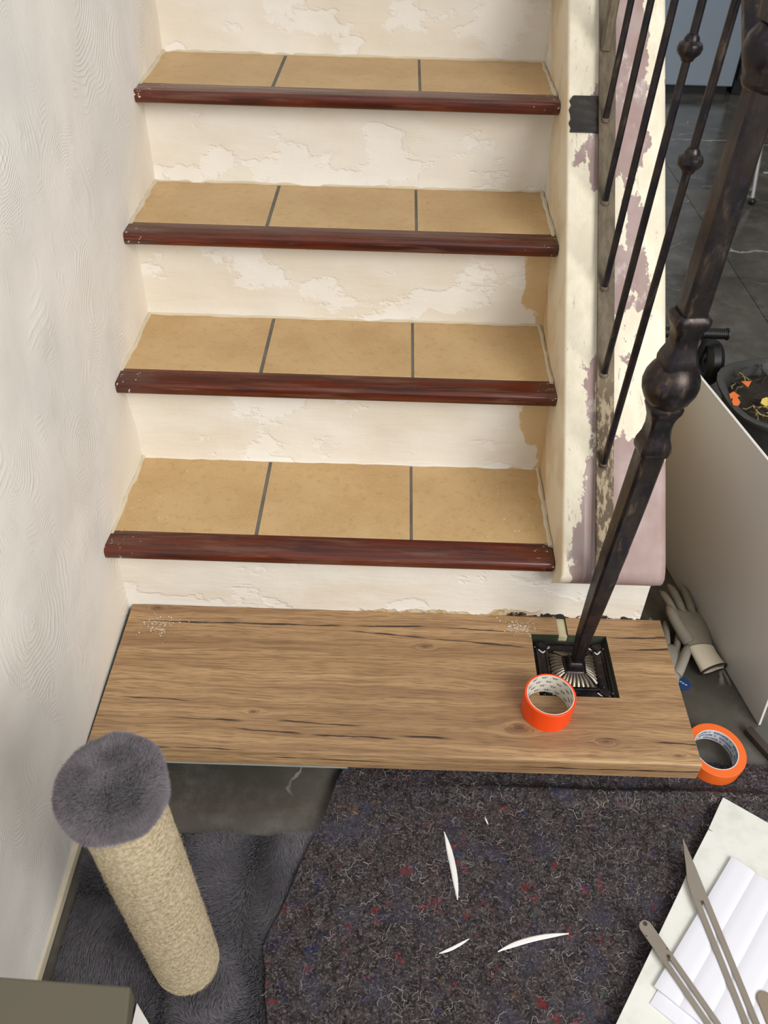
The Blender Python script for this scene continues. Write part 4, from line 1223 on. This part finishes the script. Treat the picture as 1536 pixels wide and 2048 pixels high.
# black tub of dried plants
tub = thing('garden_tub', (1.36, 0.93, 0), 'black flexible tub filled with dry garden cuttings', 'tub')
tc = (1.375, 0.868)
M_TUB = mat_plain('black flexible plastic', lin(70, 70, 67), 0.5, bump_s=0.4, bump_sc=25, var=0.3)
def tub_ring(r, z, w_=0.0):
    return [Vector((tc[0]+(r+w_*math.sin(k*5*2*math.pi/40+1))*math.cos(k*2*math.pi/40), tc[1]+(r+w_*math.sin(k*5*2*math.pi/40+1))*math.sin(k*2*math.pi/40), z+w_*0.6*math.sin(k*3*2*math.pi/40))) for k in range(40)]
MB().loft([tub_ring(0.14, 0.0), tub_ring(0.165, 0.06), tub_ring(0.182, 0.115, 0.004), tub_ring(0.196, 0.128, 0.006), tub_ring(0.198, 0.138, 0.006), tub_ring(0.184, 0.142, 0.006), tub_ring(0.172, 0.132, 0.004), tub_ring(0.155, 0.07)]).build('tub_body', M_TUB, tub, smooth=True, angle=60)
soil = mat_plain('dark compost', lin(52, 44, 34), 0.95, bump_s=1.0, bump_sc=60, var=0.5)
ng = 26
mb = MB(); V = []; 
for j in range(10):
    rr_ = 0.001+0.160*j/9
    for i in range(ng):
        a = 2*math.pi*i/ng
        V.append((tc[0]+rr_*math.cos(a), tc[1]+rr_*math.sin(a), 0.100+0.022*(1-(j/9)**2)+rnd.uniform(-0.006, 0.006)))
mb.add(V, [(j*ng+i, j*ng+(i+1) % ng, (j+1)*ng+(i+1) % ng, (j+1)*ng+i) for j in range(9) for i in range(ng)]+[tuple(range(ng))])
mb.build('compost', soil, tub, smooth=True)
M_STRAW = mat_plain('dry straw', lin(176, 152, 100), 0.8, var=0.35)
M_DKSTEM = mat_plain('dark stem', lin(60, 50, 38), 0.8, var=0.3)
for i in range(110):
    a = rnd.uniform(0, 6.28); r0 = 0.15*math.sqrt(rnd.random())
    x, y = tc[0]+r0*math.cos(a), tc[1]+r0*math.sin(a); h_ = rnd.uniform(0.115, 0.135)
    b_ = rnd.uniform(0, 6.28); L_ = rnd.uniform(0.03, 0.10)
    pts_ = []
    for k in range(6):
        pts_.append((x, y, h_)); b_ += rnd.uniform(-0.5, 0.5); x += math.cos(b_)*L_/5; y += math.sin(b_)*L_/5; h_ += rnd.uniform(-0.004, 0.008)
        dd = math.hypot(x-tc[0], y-tc[1])
        if dd > 0.16: x = tc[0]+(x-tc[0])*0.16/dd; y = tc[1]+(y-tc[1])*0.16/dd
    MB().tube(pts_, [rnd.uniform(0.0008, 0.0022) for _ in pts_], 5).build('dry_stem', M_STRAW if rnd.random() < 0.45 else M_DKSTEM, tub)
def leaf(x, y, z, r, rot, mat, label, sides):
    mb = MB(); V = []
    for k in range(sides):
        a = rot+2*math.pi*k/sides
        rr_ = r*(1+0.12*math.sin(k*2.3))
        V.append((x+rr_*math.cos(a), y+rr_*math.sin(a)*0.8, z+0.006*math.sin(a)))
    V2 = [(a, b, c__+0.0014) for a, b, c__ in V]
    n_ = sides
    mb.add(V+V2, [tuple(range(n_-1, -1, -1)), tuple(range(n_, 2*n_))]+[(i, (i+1) % n_, n_+(i+1) % n_, n_+i) for i in range(n_)])
    return mb.build('dry_leaf', mat, label=label, cat='leaf', group='leaves in the garden tub')
M_OLEAF = mat_plain('orange leaf', lin(236, 118, 48), 0.6, var=0.2)
M_YLEAF = mat_plain('yellow leaf', lin(222, 196, 96), 0.6, var=0.2)
leaf(1.266, 0.915, 0.138, 0.016, 0.6, M_OLEAF, 'triangular orange leaf, topmost in the black tub', 3)
leaf(1.206, 0.843, 0.142, 0.015, 0.2, M_OLEAF, 'pale orange leaf, upper of the pair at the tub rim', 5)
leaf(1.203, 0.812, 0.143, 0.013, 0.9, M_OLEAF, 'pale orange leaf, lower of the pair at the tub rim', 6)
leaf(1.290, 0.822, 0.140, 0.016, 0.3, M_YLEAF, 'pale yellow leaf among the straw in the black tub', 6)

# ------------------------------------------------------------------ plaster dust and crumbs left by the work
def dust(cx_, cy_, rx_, ry_, z_, n_, label, size=0.0016):
    P_ = np.stack([cx_+rx_*nrs.randn(n_), cy_+ry_*nrs.randn(n_), np.full(n_, z_)], 1)
    V = []; Fc = []
    for p_ in P_:
        r_ = size*(0.4+0.9*nrs.rand()**2); k_ = len(V); a_ = nrs.rand()*6.28
        for i_ in range(3): V.append((p_[0]+r_*math.cos(a_+2.1*i_), p_[1]+r_*math.sin(a_+2.1*i_), z_))
        V.append((p_[0], p_[1], z_+r_*0.8))
        Fc += [(k_, k_+1, k_+3), (k_+1, k_+2, k_+3), (k_+2, k_, k_+3), (k_, k_+2, k_+1)]
    me = bpy.data.meshes.new('plaster_dust'); me.from_pydata(V, [], Fc); me.materials.append(M_WHITE)
    return link('plaster_dust', me, kind='stuff', label=label, cat='dust')
dust(0.535, 0.003, 0.018, 0.009, ZW+0.0002, 160, 'white plaster dust on the wooden tread beside the newel foot')
dust(-0.195, -0.022, 0.022, 0.014, ZW+0.0002, 110, 'white plaster crumbs on the back left corner of the wooden tread')
dust(-0.20, 0.12, 0.05, 0.05, ZS[0]+0.0002, 22, 'white plaster crumbs on the lowest tiled step near the wall')
dust(0.50, 0.13, 0.03, 0.045, ZS[0]+0.0002, 20, 'white plaster crumbs on the lowest tiled step near the curb')
